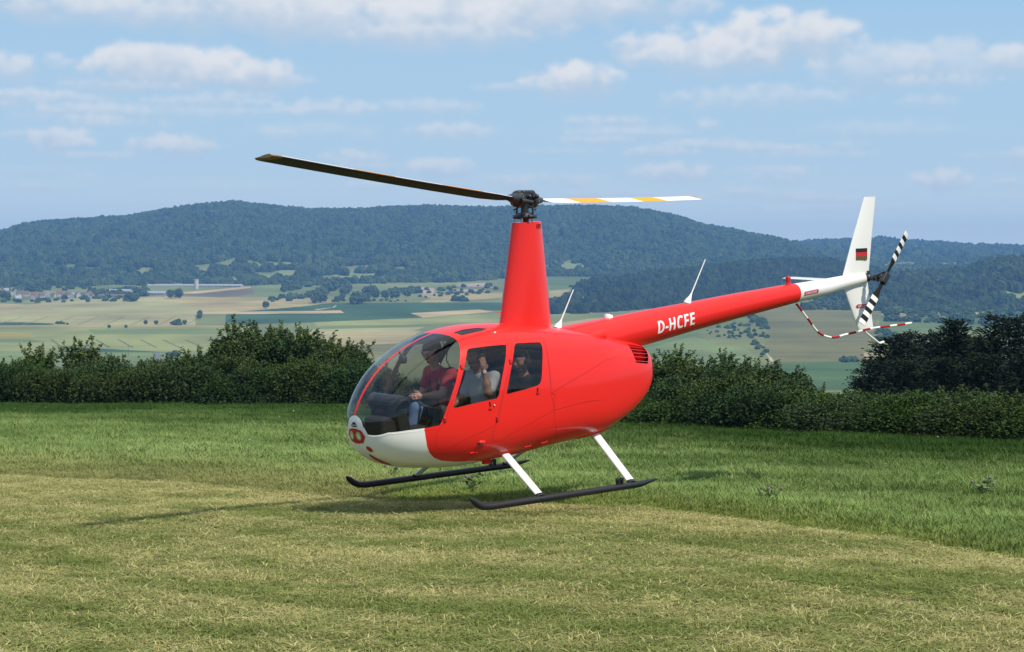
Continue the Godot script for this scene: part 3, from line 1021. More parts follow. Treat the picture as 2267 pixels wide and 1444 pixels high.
func mast_and_rotor(red: Material, dark: Material, grey: Material, steel: Material, black: Material) -> void:
	var mb := MB.new()
	var rings := []
	for i in 9:
		var f := i / 8.0
		var c := Vector3(lerpf(.02, -.02, f), 0, 0)
		var ring := foil_ring(c, lerpf(.355, .190, f), lerpf(.39, .215, f), lerpf(.150, .125, f))
		for j in ring.size():
			var p := ring[j]
			# the lower edge follows the falling roof
			var y0 := 1.846 - (0.39 - p.x) * 0.150
			ring[j] = Vector3(p.x, lerpf(y0, 2.945 + (.19 - p.x) * .03, f), p.z)
		rings.append(ring)
	loft(mb, rings, [], true, true)
	var mf := part("mast_fairing", mb.mesh(), red, helo)
	for s in [-1.0, 1.0]:
		for i in 5:
			var v := MB.new()
			var x := -.070 - i * .024
			var zz := 0.125 * sqrt(maxf(0.0, 1.0 - pow((x + .02) / .215, 2.0))) * (1.0 - 0.55 * pow((x + .02) / .215, 2.0)) + .003
			box(v, Vector3(x, 2.90, s * zz), Vector3(.005, .06 - .006 * absf(i - 2), .006))
			part("vent_slot", v.mesh(), black, mf)
	var tip := MB.new()
	tube(tip, [Vector3(.36, 1.965, 0), Vector3(.43, 1.965, 0)], [.006, .004], 8)
	part("temperature_probe", tip.mesh(), red, helo)
	var m := MB.new()
	tube(m, [Vector3(0, 2.90, 0), Vector3(0, 3.30, 0)], [.045, .045], 14)
	part("rotor_mast", m.mesh(), dark, helo)
	var sw := MB.new()
	tube(sw, [Vector3(0, 2.985, 0), Vector3(0, 2.995, 0), Vector3(0, 3.025, 0), Vector3(0, 3.035, 0)], [.10, .135, .135, .11], 20)
	tube(sw, [Vector3(0, 3.035, 0), Vector3(0, 3.05, 0), Vector3(0, 3.056, 0)], [.085, .08, .05], 20)
	part("swashplate", sw.mesh(), dark, helo)
	for q in [Vector2(.10, .07), Vector2(.10, -.07), Vector2(-.11, 0.0)]:
		part("control_rod", rod(Vector3(q.x, 2.88, q.y), Vector3(q.x, 3.0, q.y), .010, .010).mesh(), steel, helo)
	var az := 0.3906
	var out := Vector3(cos(az), 0, -sin(az))
	var lead := Vector3(-sin(az), 0, -cos(az))
	for s in [1.0, -1.0]:
		var a: Vector3 = out * (s * .10) + lead * (s * .15)
		part("pitch_link", rod(Vector3(0, 3.03, 0) + a, Vector3(0, 3.17, 0) + a, .012, .012).mesh(), dark, helo)
		var arm := MB.new()
		tube(arm, [Vector3(0, 3.17, 0) + a, Vector3(0, 3.19, 0) + out * (s * .24) + lead * (s * .08)], [.022, .03], 10)
		part("pitch_horn", arm.mesh(), dark, helo)
		var sc := MB.new()
		tube(sc, [Vector3(0, 3.04, 0) - lead * s * .09, Vector3(0, 3.085, 0) - lead * s * .14, Vector3(0, 3.13, 0) - lead * s * .045], [.010, .010, .010], 8)
		part("scissor_link", sc.mesh(), dark, helo)
	var hub := MB.new()
	var turn := Basis(out, Vector3.UP, out.cross(Vector3.UP))
	box(hub, Vector3(0, 3.25, 0), Vector3(.27, .11, .13), turn, .02)
	tube(hub, [Vector3(0, 3.26, 0) - lead * .12, Vector3(0, 3.26, 0) + lead * .12], [.035, .035], 14)
	for s in [-1.0, 1.0]:
		tube(hub, [Vector3(0, 3.235, 0) + out * (s * .09) - lead * .11, Vector3(0, 3.235, 0) + out * (s * .09) + lead * .11], [.028, .028], 12)
		ball(hub, Vector3(0, 3.235, 0) + out * (s * .09) + lead * .11, Vector3.ONE * .026, 10, 6)
		ball(hub, Vector3(0, 3.235, 0) + out * (s * .09) - lead * .11, Vector3.ONE * .026, 10, 6)
	part("rotor_hub", hub.mesh(), dark, helo)
	var vc := mat("blade_paint", Color.WHITE, 0.6)
	vc.vertex_color_use_as_albedo = true
	vc.metallic_specular = 0.2
	var wt := Color(.78, .78, .76)
	var ye := Color(.76, .36, .03)
	var dk := Color(.030, .029, .038)
	var bl := [[.40, dk], [1.09, wt], [1.97, ye], [2.92, wt], [3.68, ye], [4.88, wt], [5.03, Color(.36, .27, .17)]]
	for k in 2:
		var a := az + PI * k
		var cone := 0.0427 + (0.0459 if k == 0 else -0.0459)
		var b := MB.new()
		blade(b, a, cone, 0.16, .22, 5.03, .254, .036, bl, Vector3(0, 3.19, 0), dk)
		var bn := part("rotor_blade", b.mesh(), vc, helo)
		var o2 := Vector3(cos(a), sin(cone), -sin(a))
		var cf := MB.new()
		tube(cf, [Vector3(0, 3.19, 0) + o2 * .085, Vector3(0, 3.19, 0) + o2 * .10, Vector3(0, 3.19, 0) + o2 * .17, Vector3(0, 3.19, 0) + o2 * .205, Vector3(0, 3.19, 0) + o2 * .21, Vector3(0, 3.19, 0) + o2 * .30, Vector3(0, 3.19, 0) + o2 * .42], [.07, .088, .088, .084, .072, .050, .028], 20)
		part("blade_cuff", cf.mesh(), dark, bn)
		for j in 14:
			var t := TAU * j / 14.0
			var bb := MB.new()
			var bs := Basis(o2.normalized(), Vector3.UP, o2.normalized().cross(Vector3.UP))
			ball(bb, Vector3(0, 3.19, 0) + o2 * .19 + bs * Vector3(0, cos(t) * .088, sin(t) * .088), Vector3.ONE * .010, 6, 4)
			part("cuff_bolt", bb.mesh(), grey, bn)

func tail(red: Material, white: Material, dred: Material, black: Material, dark: Material, grey: Material) -> void:
	var mb := MB.new()
	var rings := []
	for x in [-.45, -.6, -.8, -1.0, -1.2, -1.5, -1.86, -2.2, -2.6, -3.0, -3.4, -3.8, -4.25, -4.48]:
		rings.append(boom_ring(x, 36, lerpf(1.22, 1.0, smoothstep(-.9, -1.9, x)) if x > -1.9 else 1.0))
	loft(mb, rings, [], true, false)
	var bm := part("tail_boom", mb.mesh(), red, helo)
	var wb := MB.new()
	rings = []
	for x in [-4.48, -4.6, -5.06, -5.45, -5.80, -5.86, -5.885]:
		rings.append(boom_ring(x, 32) if x > -5.87 else boom_ring_small(x))
	loft(wb, rings, [], false, true)
	var wc := part("tail_cone", wb.mesh(), white, helo)
	# registration
	var wl := mat("white_lettering", lin(.82, .82, .82), 0.5)
	var rl := mat("red_marking", lin(.45, .02, .03), 0.5)
	var lm := MB.new()
	hit_boom(lm, lettering("D-HCFE", .155, .635), -2.185, .005, 0.0015)
	part("registration_lettering", lm.mesh(), wl, bm)
	var dm := MB.new()
	hit_boom(dm, sheet(.27, .052, 6, .022), -4.675, -.012, 0.0015)
	var db := part("danger_sign", dm.mesh(), rl, wc)
	var dl := MB.new()
	hit_boom(dl, lettering("DANGER", .030, .215, false), -4.675, -.012, 0.003)
	part("danger_lettering", dl.mesh(), wl, wc)
	var nt := MB.new()
	for q in [[-1.115, .075, .03, .008], [-1.20, .055, .22, .010], [-1.17, .068, .05, .006]]: hit_boom(nt, sheet(q[2], q[3], 3), q[0] , q[1] - .03, 0.004)
	part("small_white_marking", nt.mesh(), wl, bm)
	# air scoop on the boom root
	var sp := MB.new()
	rings = []
	for q in [[-.62, .0, .02], [-.75, .03, .05], [-.88, .055, .062], [-.945, .062, .066]]:
		var b := boom(q[0])
		var ring := PackedVector3Array()
		for j in 14:
			var t := TAU * j / 14
			ring.append(Vector3(q[0], b.x + .062 + cos(t) * q[2], -b.y * 1.19 - sin(t) * .035 - q[1] * .18))
		rings.append(ring)
	loft(sp, rings, [], true, false)
	part("air_scoop", sp.mesh(), red, helo)
	var si := MB.new()
	var ring2 := PackedVector3Array()
	for p in rings[-1]: ring2.append(p * Vector3(1, 1, 1) + Vector3(.004, 0, 0))
	var c := Vector3.ZERO
	for p in ring2: c += p / ring2.size()
	for j in ring2.size():
		var at := si.v.size()
		si.add(c, Vector3.LEFT); si.add(ring2[j], Vector3.LEFT); si.add(ring2[(j + 1) % ring2.size()], Vector3.LEFT)
		si.face(at, at + 1, at + 2)
	part("scoop_mouth", si.mesh(), black, helo)
	# fins
	for q in [["upper_fin", [[2.02, -5.35, -5.93], [2.14, -5.425, -5.955], [2.60, -5.615, -6.015], [3.135, -5.855, -6.097], [3.152, -5.865, -6.099]]], ["lower_fin", [[2.04, -5.40, -5.93], [1.95, -5.46, -5.945], [1.60, -5.635, -6.01], [1.42, -5.735, -6.045], [1.395, -5.76, -6.047]]]]:
		var f := MB.new()
		rings = []
		for r in q[1]:
			var ch: float = r[1] - r[2]
			var cx: float = r[2] + ch * .62
			rings.append(foil_ring(Vector3(cx, r[0], 0), ch * .38, ch * .62, .022 if absf(r[0] - 2.0) < 1.1 and r[0] != 1.395 else .012, 20))
		loft(f, rings)
		var fin := part(q[0], f.mesh(), white, helo)
		if q[0] == "upper_fin":
			var fb := [mat("flag_black", lin(.012, .012, .014), .5), mat("flag_red", lin(.55, .015, .02), .5), mat("flag_olive_gold", lin(.10, .085, .025), .5)]
			for k in 3:
				var s := MB.new()
				var y0 := 2.482 - k * .0515
				s.quad(Vector3(-5.665, y0, -.0245), Vector3(-5.895, y0, -.0245), Vector3(-5.895, y0 - .0515, -.0245), Vector3(-5.665, y0 - .0515, -.0245), Vector3(0, 0, -1))
				part("flag_stripe", s.mesh(), fb[k], fin)
		else:
			var s := MB.new()
			for t in sheet(.20, .05, 2, -.03):
				s.tri(Vector3(-5.79 - t[0].x, 1.725 + t[0].y, -.0255), Vector3(-5.79 - t[1].x, 1.725 + t[1].y, -.0255), Vector3(-5.79 - t[2].x, 1.725 + t[2].y, -.0255))
			part("danger_sign", s.mesh(), rl, fin)
			var s2 := MB.new()
			for t in lettering("DANGER", .030, .165, false):
				s2.tri(Vector3(-5.79 - t[0].x, 1.725 + t[0].y, -.028), Vector3(-5.79 - t[1].x, 1.725 + t[1].y, -.028), Vector3(-5.79 - t[2].x, 1.725 + t[2].y, -.028))
			part("danger_lettering", s2.mesh(), wl, fin)
	var hs := MB.new()
	rings = []
	for z in [.03, .10, .5, .80, .82]:
		var ring := PackedVector3Array()
		var ch: float = .40 - .05 * z
		for p in foil_ring(Vector3.ZERO, ch * .35, ch * .65, .018 if z < .81 else .009, 18): ring.append(Vector3(-5.30 + p.x, 2.075 + p.z + z * .02, z))
		rings.append(ring)
	loft(hs, rings)
	part("horizontal_stabilizer", hs.mesh(), white, helo)
	# beacon
	var bc := MB.new()
	tube(bc, [Vector3(-4.37, 2.045, 0), Vector3(-4.37, 2.09, 0)], [.044, .036], 16)
	var bb := part("beacon", bc.mesh(), red, helo)
	var bg := MB.new()
	tube(bg, [Vector3(-4.37, 2.092, 0), Vector3(-4.37, 2.15, 0), Vector3(-4.37, 2.168, 0), Vector3(-4.37, 2.178, 0)], [.036, .034, .026, .004], 16)
	part("beacon_lens", bg.mesh(), dred, bb)
	# aerials
	for q in [[Vector3(-.47, 1.735, 0), Vector3(-.715, 2.165, 0)], [Vector3(-2.56, 1.915, 0), Vector3(-2.875, 2.435, 0)]]:
		var a := MB.new()
		tube(a, [q[0], q[0] + Vector3(-.01, .03, 0), q[0].lerp(q[1], .16), q[0].lerp(q[1], .24), q[1]], [.055, .042, .018, .009, .006], 10)
		part("whip_aerial", a.mesh(), white, helo)
	var gps := MB.new()
	tube(gps, [Vector3(-1.255, 1.80, 0), Vector3(-1.258, 1.845, 0), Vector3(-1.26, 1.853, 0)], [.055, .052, .03], 18)
	part("satellite_aerial", gps.mesh(), white, helo)
	# tail rotor on the port side
	var gb := MB.new()
	ball(gb, Vector3(-5.87, 2.095, -.03), Vector3(.055, .06, .075), 14, 10)
	tube(gb, [Vector3(-5.87, 2.095, -.08), Vector3(-5.87, 2.095, -.34)], [.022, .018], 12)
	tube(gb, [Vector3(-5.87, 2.095, -.13), Vector3(-5.87, 2.095, -.17)], [.04, .04], 14)
	tube(gb, [Vector3(-5.87, 2.095, -.21), Vector3(-5.87, 2.095, -.235)], [.05, .05], 14)
	box(gb, Vector3(-5.87, 2.14, -.06), Vector3(.03, .09, .03))
	part("tail_gearbox", gb.mesh(), dark, helo)
	var th := MB.new()
	var dir := Vector3(-.63, .776, 0)
	var lead := Vector3(.776, .63, 0)
	box(th, Vector3(-5.87, 2.095, -.33), Vector3(.09, .16, .07), Basis(lead, dir, Vector3.BACK), .012)
	for s in [-1.0, 1.0]:
		var v: Vector3 = lead * (s * .05)
		tube(th, [Vector3(-5.87, 2.095, -.225) + v, Vector3(-5.87, 2.095, -.33) + v + dir * s * .07], [.009, .009], 8)
	part("tail_rotor_hub", th.mesh(), dark, helo)
	var bp: Material = M["blade_paint"]
	for s in [-1.0, 1.0]:
		var b := MB.new()
		var edge := [.05, .30, .365, .425, .49, .55, .61, .675, .735]
		for k in edge.size() - 1:
			var col := Color(.02, .02, .022) if k % 2 == 0 else Color(.80, .80, .77)
			rings = []
			for r in [edge[k], (edge[k] + edge[k + 1]) * .5, edge[k + 1]]:
				var ring := PackedVector3Array()
				var w := .060 if r > .2 else .03
				for j in 12:
					var t := TAU * j / 12
					var cd: Vector3 = lead * s * cos(.2) + Vector3(0, 0, -1) * sin(.2)
					ring.append(Vector3(-5.87, 2.095, -.33) + dir * (s * r) + cd * (cos(t) * w) + cd.cross(dir) * (sin(t) * .008))
				rings.append(ring)
			loft(b, rings, [col, col, col], k == 0, k == edge.size() - 2)
		part("tail_rotor_blade", b.mesh(), bp, helo)
	# striped guard below the tail, and the tail skid
	var path := [Vector3(-4.50, 1.815, -.02), Vector3(-4.545, 1.77, -.03), Vector3(-4.63, 1.67, -.045), Vector3(-4.72, 1.585, -.05), Vector3(-4.80, 1.50, -.05), Vector3(-4.88, 1.435, -.055), Vector3(-4.97, 1.39, -.06), Vector3(-5.08, 1.36, -.07), Vector3(-5.18, 1.352, -.08), Vector3(-5.35, 1.375, -.09), Vector3(-5.62, 1.405, -.11), Vector3(-5.80, 1.43, -.14), Vector3(-6.02, 1.445, -.18), Vector3(-6.25, 1.455, -.22), Vector3(-6.52, 1.47, -.25)]
	var dense := []
	for i in path.size() - 1:
		for k in 4: dense.append((path[i] as Vector3).cubic_interpolate(path[i + 1], path[maxi(i - 1, 0)], path[mini(i + 2, path.size() - 1)], k / 4.0))
	dense.append(path[-1])
	var gm := MB.new()
	var seg := []
	var run := 0.0
	var idx := 0
	for i in dense.size():
		seg.append(dense[i])
		if i > 0: run += dense[i].distance_to(dense[i - 1])
		if run > .115 or i == dense.size() - 1:
			var col := Color(.36, .02, .025) if idx % 2 == 0 else Color(.80, .79, .76)
			var cc := []
			for z in seg.size(): cc.append(col)
			if seg.size() > 1: tube(gm, seg, [.0145], 10, cc)
			seg = [dense[i]]
			run = 0.0
			idx += 1
	part("tail_rotor_guard", gm.mesh(), bp, helo)
	var ts := MB.new()
	tube(ts, [Vector3(-5.86, 1.43, 0), Vector3(-5.89, 1.37, 0), Vector3(-5.93, 1.345, 0), Vector3(-6.14, 1.225, 0), Vector3(-6.17, 1.21, 0), Vector3(-6.255, 1.222, 0)], [.014, .014, .014, .014, .016, .018], 10)
	part("tail_skid", ts.mesh(), white, helo)

func boom_ring_small(x: float) -> PackedVector3Array:
	var b := boom(x)
	var ring := PackedVector3Array()
	for j in 32:
		var t := TAU * j / 32
		ring.append(Vector3(x, b.x + cos(t) * b.y * .8, -sin(t) * b.y * .8))
	return ring

func cabin_inside(trim: Material, seatm: Material, black: Material, dark: Material, grey: Material, steel: Material) -> void:
	var fl := MB.new()
	var edge := []
	for i in 13:
		var x := lerpf(.08, 1.86, i / 12.0)
		var s := section(u_of(x))
		edge.append(Vector2(x, s[3] * pow(clampf(1.0 - pow((s[2] - .50) / (s[2] - s[1]), s[5]), 0.0, 1.0), 1.0 / s[5]) - .02))
	for i in 12:
		var a: Vector2 = edge[i]
		var b: Vector2 = edge[i + 1]
		fl.quad(Vector3(a.x, .50, -a.y), Vector3(b.x, .50, -b.y), Vector3(b.x, .50, b.y), Vector3(a.x, .50, a.y), Vector3.UP)
		fl.quad(Vector3(a.x, .49, -a.y), Vector3(b.x, .49, -b.y), Vector3(b.x, .49, b.y), Vector3(a.x, .49, a.y), Vector3.DOWN)
	part("cabin_floor", fl.mesh(), trim, helo)
	var bh := MB.new()
	# rear bulkhead follows the section of the hull
	var ring := PackedVector3Array()
	var u := u_of(.08)
	for i in 25: ring.append(on_skin(u, i / 24.0, -.035))
	for i in range(23, 0, -1): ring.append(on_skin(u, i / 24.0, -.035, false))
	for j in ring.size():
		bh.tri(Vector3(.08, 1.1, 0), ring[j], ring[(j + 1) % ring.size()])
	part("rear_bulkhead", bh.mesh(), trim, helo)
	for z in [-.31, .31]:
		var s := MB.new()
		box(s, Vector3(1.02, .665, z * .92), Vector3(.50, .22, .42), Basis.IDENTITY, .05)
		box(s, Vector3(.735, 1.02, z * .95), Vector3(.11, .62, .43), Basis(Vector3.BACK, .10), .045)
		part("front_seat", s.mesh(), seatm, helo)
		var r := MB.new()
		box(r, Vector3(.34, .655, z * .92), Vector3(.44, .16, .42), Basis.IDENTITY, .05)
		box(r, Vector3(.13, 1.0, z * .95), Vector3(.09, .60, .43), Basis(Vector3.BACK, .06), .04)
		part("rear_seat", r.mesh(), seatm, helo)
		var p := MB.new()
		for k in [-.06, .06]: box(p, Vector3(1.74, .60, z * .65 + k), Vector3(.03, .12, .07), Basis(Vector3.BACK, .4), .008)
		part("pedals", p.mesh(), dark, helo)
	var con := MB.new()
	box(con, Vector3(1.64, .62, .0), Vector3(.34, .38, .22), Basis.IDENTITY, .03)
	box(con, Vector3(1.90, .90, .02), Vector3(.16, .36, .46), Basis(Vector3.BACK, -.25), .03)
	box(con, Vector3(2.02, .80, .0), Vector3(.28, .30, .34), Basis.IDENTITY, .05)
	part("instrument_console", con.mesh(), mat("console_plastic", lin(.010, .010, .011), .85), helo)
	var hd := MB.new()
	tube(hd, [Vector3(1.93, 1.075, -.26), Vector3(1.93, 1.09, -.24), Vector3(1.93, 1.09, .28), Vector3(1.93, 1.075, .30)], [.07, .085, .085, .07], 18)
	part("instrument_hood", hd.mesh(), mat("hood_vinyl", lin(.02, .02, .022), .25), helo)
	for i in 6:
		var g := MB.new()
		var a := Vector3(1.825, .98 - (i / 3) * .12, -.10 + (i % 3) * .11)
		tube(g, [a, a - Vector3(.02, 0, 0)], [.042, .042], 14)
		part("instrument_dial", g.mesh(), grey, helo)
	var cy := MB.new()
	tube(cy, [Vector3(1.36, .47, 0), Vector3(1.42, .80, 0), Vector3(1.44, .99, 0)], [.018, .016, .016], 10)
	tube(cy, [Vector3(1.44, .985, -.26), Vector3(1.44, 1.0, 0), Vector3(1.44, 1.06, .22)], [.013, .014, .013], 10)
	for q in [[Vector3(1.44, .985, -.26), Vector3(1.45, .87, -.27)], [Vector3(1.44, 1.06, .22), Vector3(1.45, 1.13, .21)]]: tube(cy, q, [.02, .018], 10)
	part("cyclic_stick", cy.mesh(), dark, helo)
	var cp := MB.new()
	box(cp, Vector3(1.74, 1.53, 0), Vector3(.07, .085, .085), Basis.IDENTITY, .02)
	tube(cp, [Vector3(1.76, 1.57, 0), Vector3(1.79, 1.62, 0)], [.01, .01], 8)
	part("compass", cp.mesh(), black, helo)
	var wire := MB.new()
	tube(wire, [Vector3(1.2, 1.78, .02), Vector3(1.17, 1.66, .02), Vector3(1.13, 1.60, .0), Vector3(1.12, 1.48, .04), Vector3(1.05, 1.38, .05)], [.006], 8)
	part("headset_cord", wire.mesh(), black, helo)

# ---------------------------------------------------------------- people: a field of tapered capsules, meshed as surface nets
func figure(mb: MB, bones: Array, cell: float, k: float, col := Color.WHITE) -> void:
	# bone: [a, b, radius at a, radius at b, (squash axis, amount)]
	var lo := Vector3(1e9, 1e9, 1e9)
	var hi := -lo
	for b in bones:
		var r: float = maxf(b[2], b[3]) + cell * 3.0
		for p in [b[0], b[1]]:
			lo = lo.min(p - Vector3.ONE * r); hi = hi.max(p + Vector3.ONE * r)
	var n := Vector3i(((hi - lo) / cell).ceil()) + Vector3i.ONE
	var f := PackedFloat32Array()
	f.resize(n.x * n.y * n.z)
	f.fill(1.0)
	for b in bones:
		var a: Vector3 = b[0]
		var d: Vector3 = b[1] - a
		var dd := maxf(d.length_squared(), 1e-8)
		var r: float = maxf(b[2], b[3]) + cell * 2.5 + k * 0.5
		var i0 := Vector3i(((a.min(b[1]) - Vector3.ONE * r - lo) / cell).floor()).clamp(Vector3i.ZERO, n - Vector3i.ONE)
		var i1 := Vector3i(((a.max(b[1]) + Vector3.ONE * r - lo) / cell).ceil()).clamp(Vector3i.ZERO, n - Vector3i.ONE)
		var ra: float = b[2]
		var rb: float = b[3]
		var sq := Vector3.ONE
		if b.size() > 4: sq = b[4]
		for x in range(i0.x, i1.x + 1):
			for y in range(i0.y, i1.y + 1):
				var at := (x * n.y + y) * n.z
				for z in range(i0.z, i1.z + 1):
					var p := lo + Vector3(x, y, z) * cell - a
					var t := clampf(p.dot(d) / dd, 0.0, 1.0)
					var e := ((p - d * t) / sq).length() - lerpf(ra, rb, t)
					var g := f[at + z]
					var h := maxf(k - absf(g - e), 0.0) / k
					f[at + z] = minf(g, e) - h * h * k * 0.25
	var ids := {}
	var sy := n.z
	var sx := n.y * n.z
	var verts := PackedVector3Array()
	var norms := PackedVector3Array()
	for x in n.x - 1:
		for y in n.y - 1:
			var row := x * sx + y * sy
			for z in n.z - 1:
				var c := row + z
				var c0 := f[c]
				if c0 > cell * 2.2: continue
				var m := 0
				var vals := [c0, f[c + 1], f[c + sy], f[c + sy + 1], f[c + sx], f[c + sx + 1], f[c + sx + sy], f[c + sx + sy + 1]]
				for q in 8:
					if vals[q] < 0.0: m |= 1 << q
				if m == 0 or m == 255: continue
				var s := Vector3.ZERO
				var cnt := 0
				for e in [[0, 1], [0, 2], [0, 4], [1, 3], [1, 5], [2, 3], [2, 6], [3, 7], [4, 5], [4, 6], [5, 7], [6, 7]]:
					var va: float = vals[e[0]]
					var vb: float = vals[e[1]]
					if (va < 0.0) == (vb < 0.0): continue
					var t := va / (va - vb)
					var pa := Vector3(e[0] >> 2, (e[0] >> 1) & 1, e[0] & 1)
					var pb := Vector3(e[1] >> 2, (e[1] >> 1) & 1, e[1] & 1)
					s += pa.lerp(pb, t)
					cnt += 1
				ids[c] = verts.size()
				verts.append(lo + (Vector3(x, y, z) + s / cnt) * cell)
				norms.append(Vector3(vals[4] + vals[5] + vals[6] + vals[7] - vals[0] - vals[1] - vals[2] - vals[3], vals[2] + vals[3] + vals[6] + vals[7] - vals[0] - vals[1] - vals[4] - vals[5], vals[1] + vals[3] + vals[5] + vals[7] - vals[0] - vals[2] - vals[4] - vals[6]).normalized())
	var base := mb.v.size()
	for i in verts.size(): mb.add(verts[i], norms[i], col)
	for c in ids:
		var inside := f[c] < 0.0
		for ax in 3:
			var st: int = [sx, sy, 1][ax]
			if c + st >= f.size() or (f[c + st] < 0.0) == inside: continue
			var u: int = [sy, 1, sx][ax]
			var w: int = [1, sx, sy][ax]
			if ids.has(c - u) and ids.has(c - w) and ids.has(c - u - w):
				var q: Array = [base + ids[c], base + ids[c - u], base + ids[c - u - w], base + ids[c - w]]
				mb.face(q[0], q[1], q[2]); mb.face(q[0], q[2], q[3])

func hand_bones(wrist: Vector3, dir: Vector3, palm: Vector3, curl: float, side: float) -> Array:
	# palm: direction the palm faces; fingers curl towards it; side: +1 puts the thumb on dir x palm
	var d := dir.normalized()
	var p := (palm - d * palm.dot(d)).normalized()
	var across := d.cross(p) * side
	var out := [[wrist, wrist + d * .045, .026, .028, Vector3.ONE], [wrist + d * .03 + across * .022, wrist + d * .085 + across * .026, .017, .014], [wrist + d * .03 - across * .02, wrist + d * .08 - across * .024, .017, .013], [wrist + d * .03, wrist + d * .088, .018, .015]]
	var len_ := [.072, .082, .076, .058]
	for i in 4:
		var root: Vector3 = wrist + d * (.086 - absf(i - 1.2) * .004) + across * (.029 - i * .019)
		var a := curl * (0.9 + .08 * i)
		var p1: Vector3 = root + (d * cos(a * .5) + p * sin(a * .5)) * len_[i] * .45
		var p2: Vector3 = p1 + (d * cos(a * 1.3) + p * sin(a * 1.3)) * len_[i] * .33
		var p3: Vector3 = p2 + (d * cos(a * 2.0) + p * sin(a * 2.0)) * len_[i] * .26
		out.append_array([[root - d * .01, p1, .0095, .009], [p1, p2, .009, .0085], [p2, p3, .0085, .0075]])
	var tr := wrist + d * .022 + across * .026
	var t1 := tr + (d * .55 + across * .7 + p * .35).normalized() * .042
	out.append_array([[tr, t1, .013, .0105], [t1, t1 + (d * .8 + across * .25 + p * .5).normalized() * .032, .0105, .008]])
	return out

func head_bones(c: Vector3, face: Vector3, up: Vector3) -> Array:
	var f := face.normalized()
	var u := (up - f * up.dot(f)).normalized()
	var s := f.cross(u)
	var out := [[c + u * .025 - f * .02, c + u * .025 + f * .015, .094, .086, Vector3.ONE], [c - u * .04 + f * .02, c - u * .075 + f * .045, .068, .042], [c - u * .088 + f * .062, c - u * .088 + f * .066, .024, .02],
		[c + u * .02 + f * .092, c - u * .022 + f * .110, .010, .014], [c - u * .028 + f * .098 + s * .012, c - u * .028 + f * .098 - s * .012, .008, .008], [c + u * .034 + f * .086 + s * .03, c + u * .034 + f * .086 - s * .03, .012, .012], [c - u * .052 + f * .088 + s * .016, c - u * .052 + f * .088 - s * .016, .008, .008]]
	for q in [-1.0, 1.0]: out.append_array([[c + s * q * .088 + u * .025 - f * .012, c + s * q * .088 - u * .02 - f * .006, .014, .010, Vector3.ONE], [c + s * q * .045 - u * .02 + f * .06, c + s * q * .04 - u * .03 + f * .055, .03, .026]])
	return out

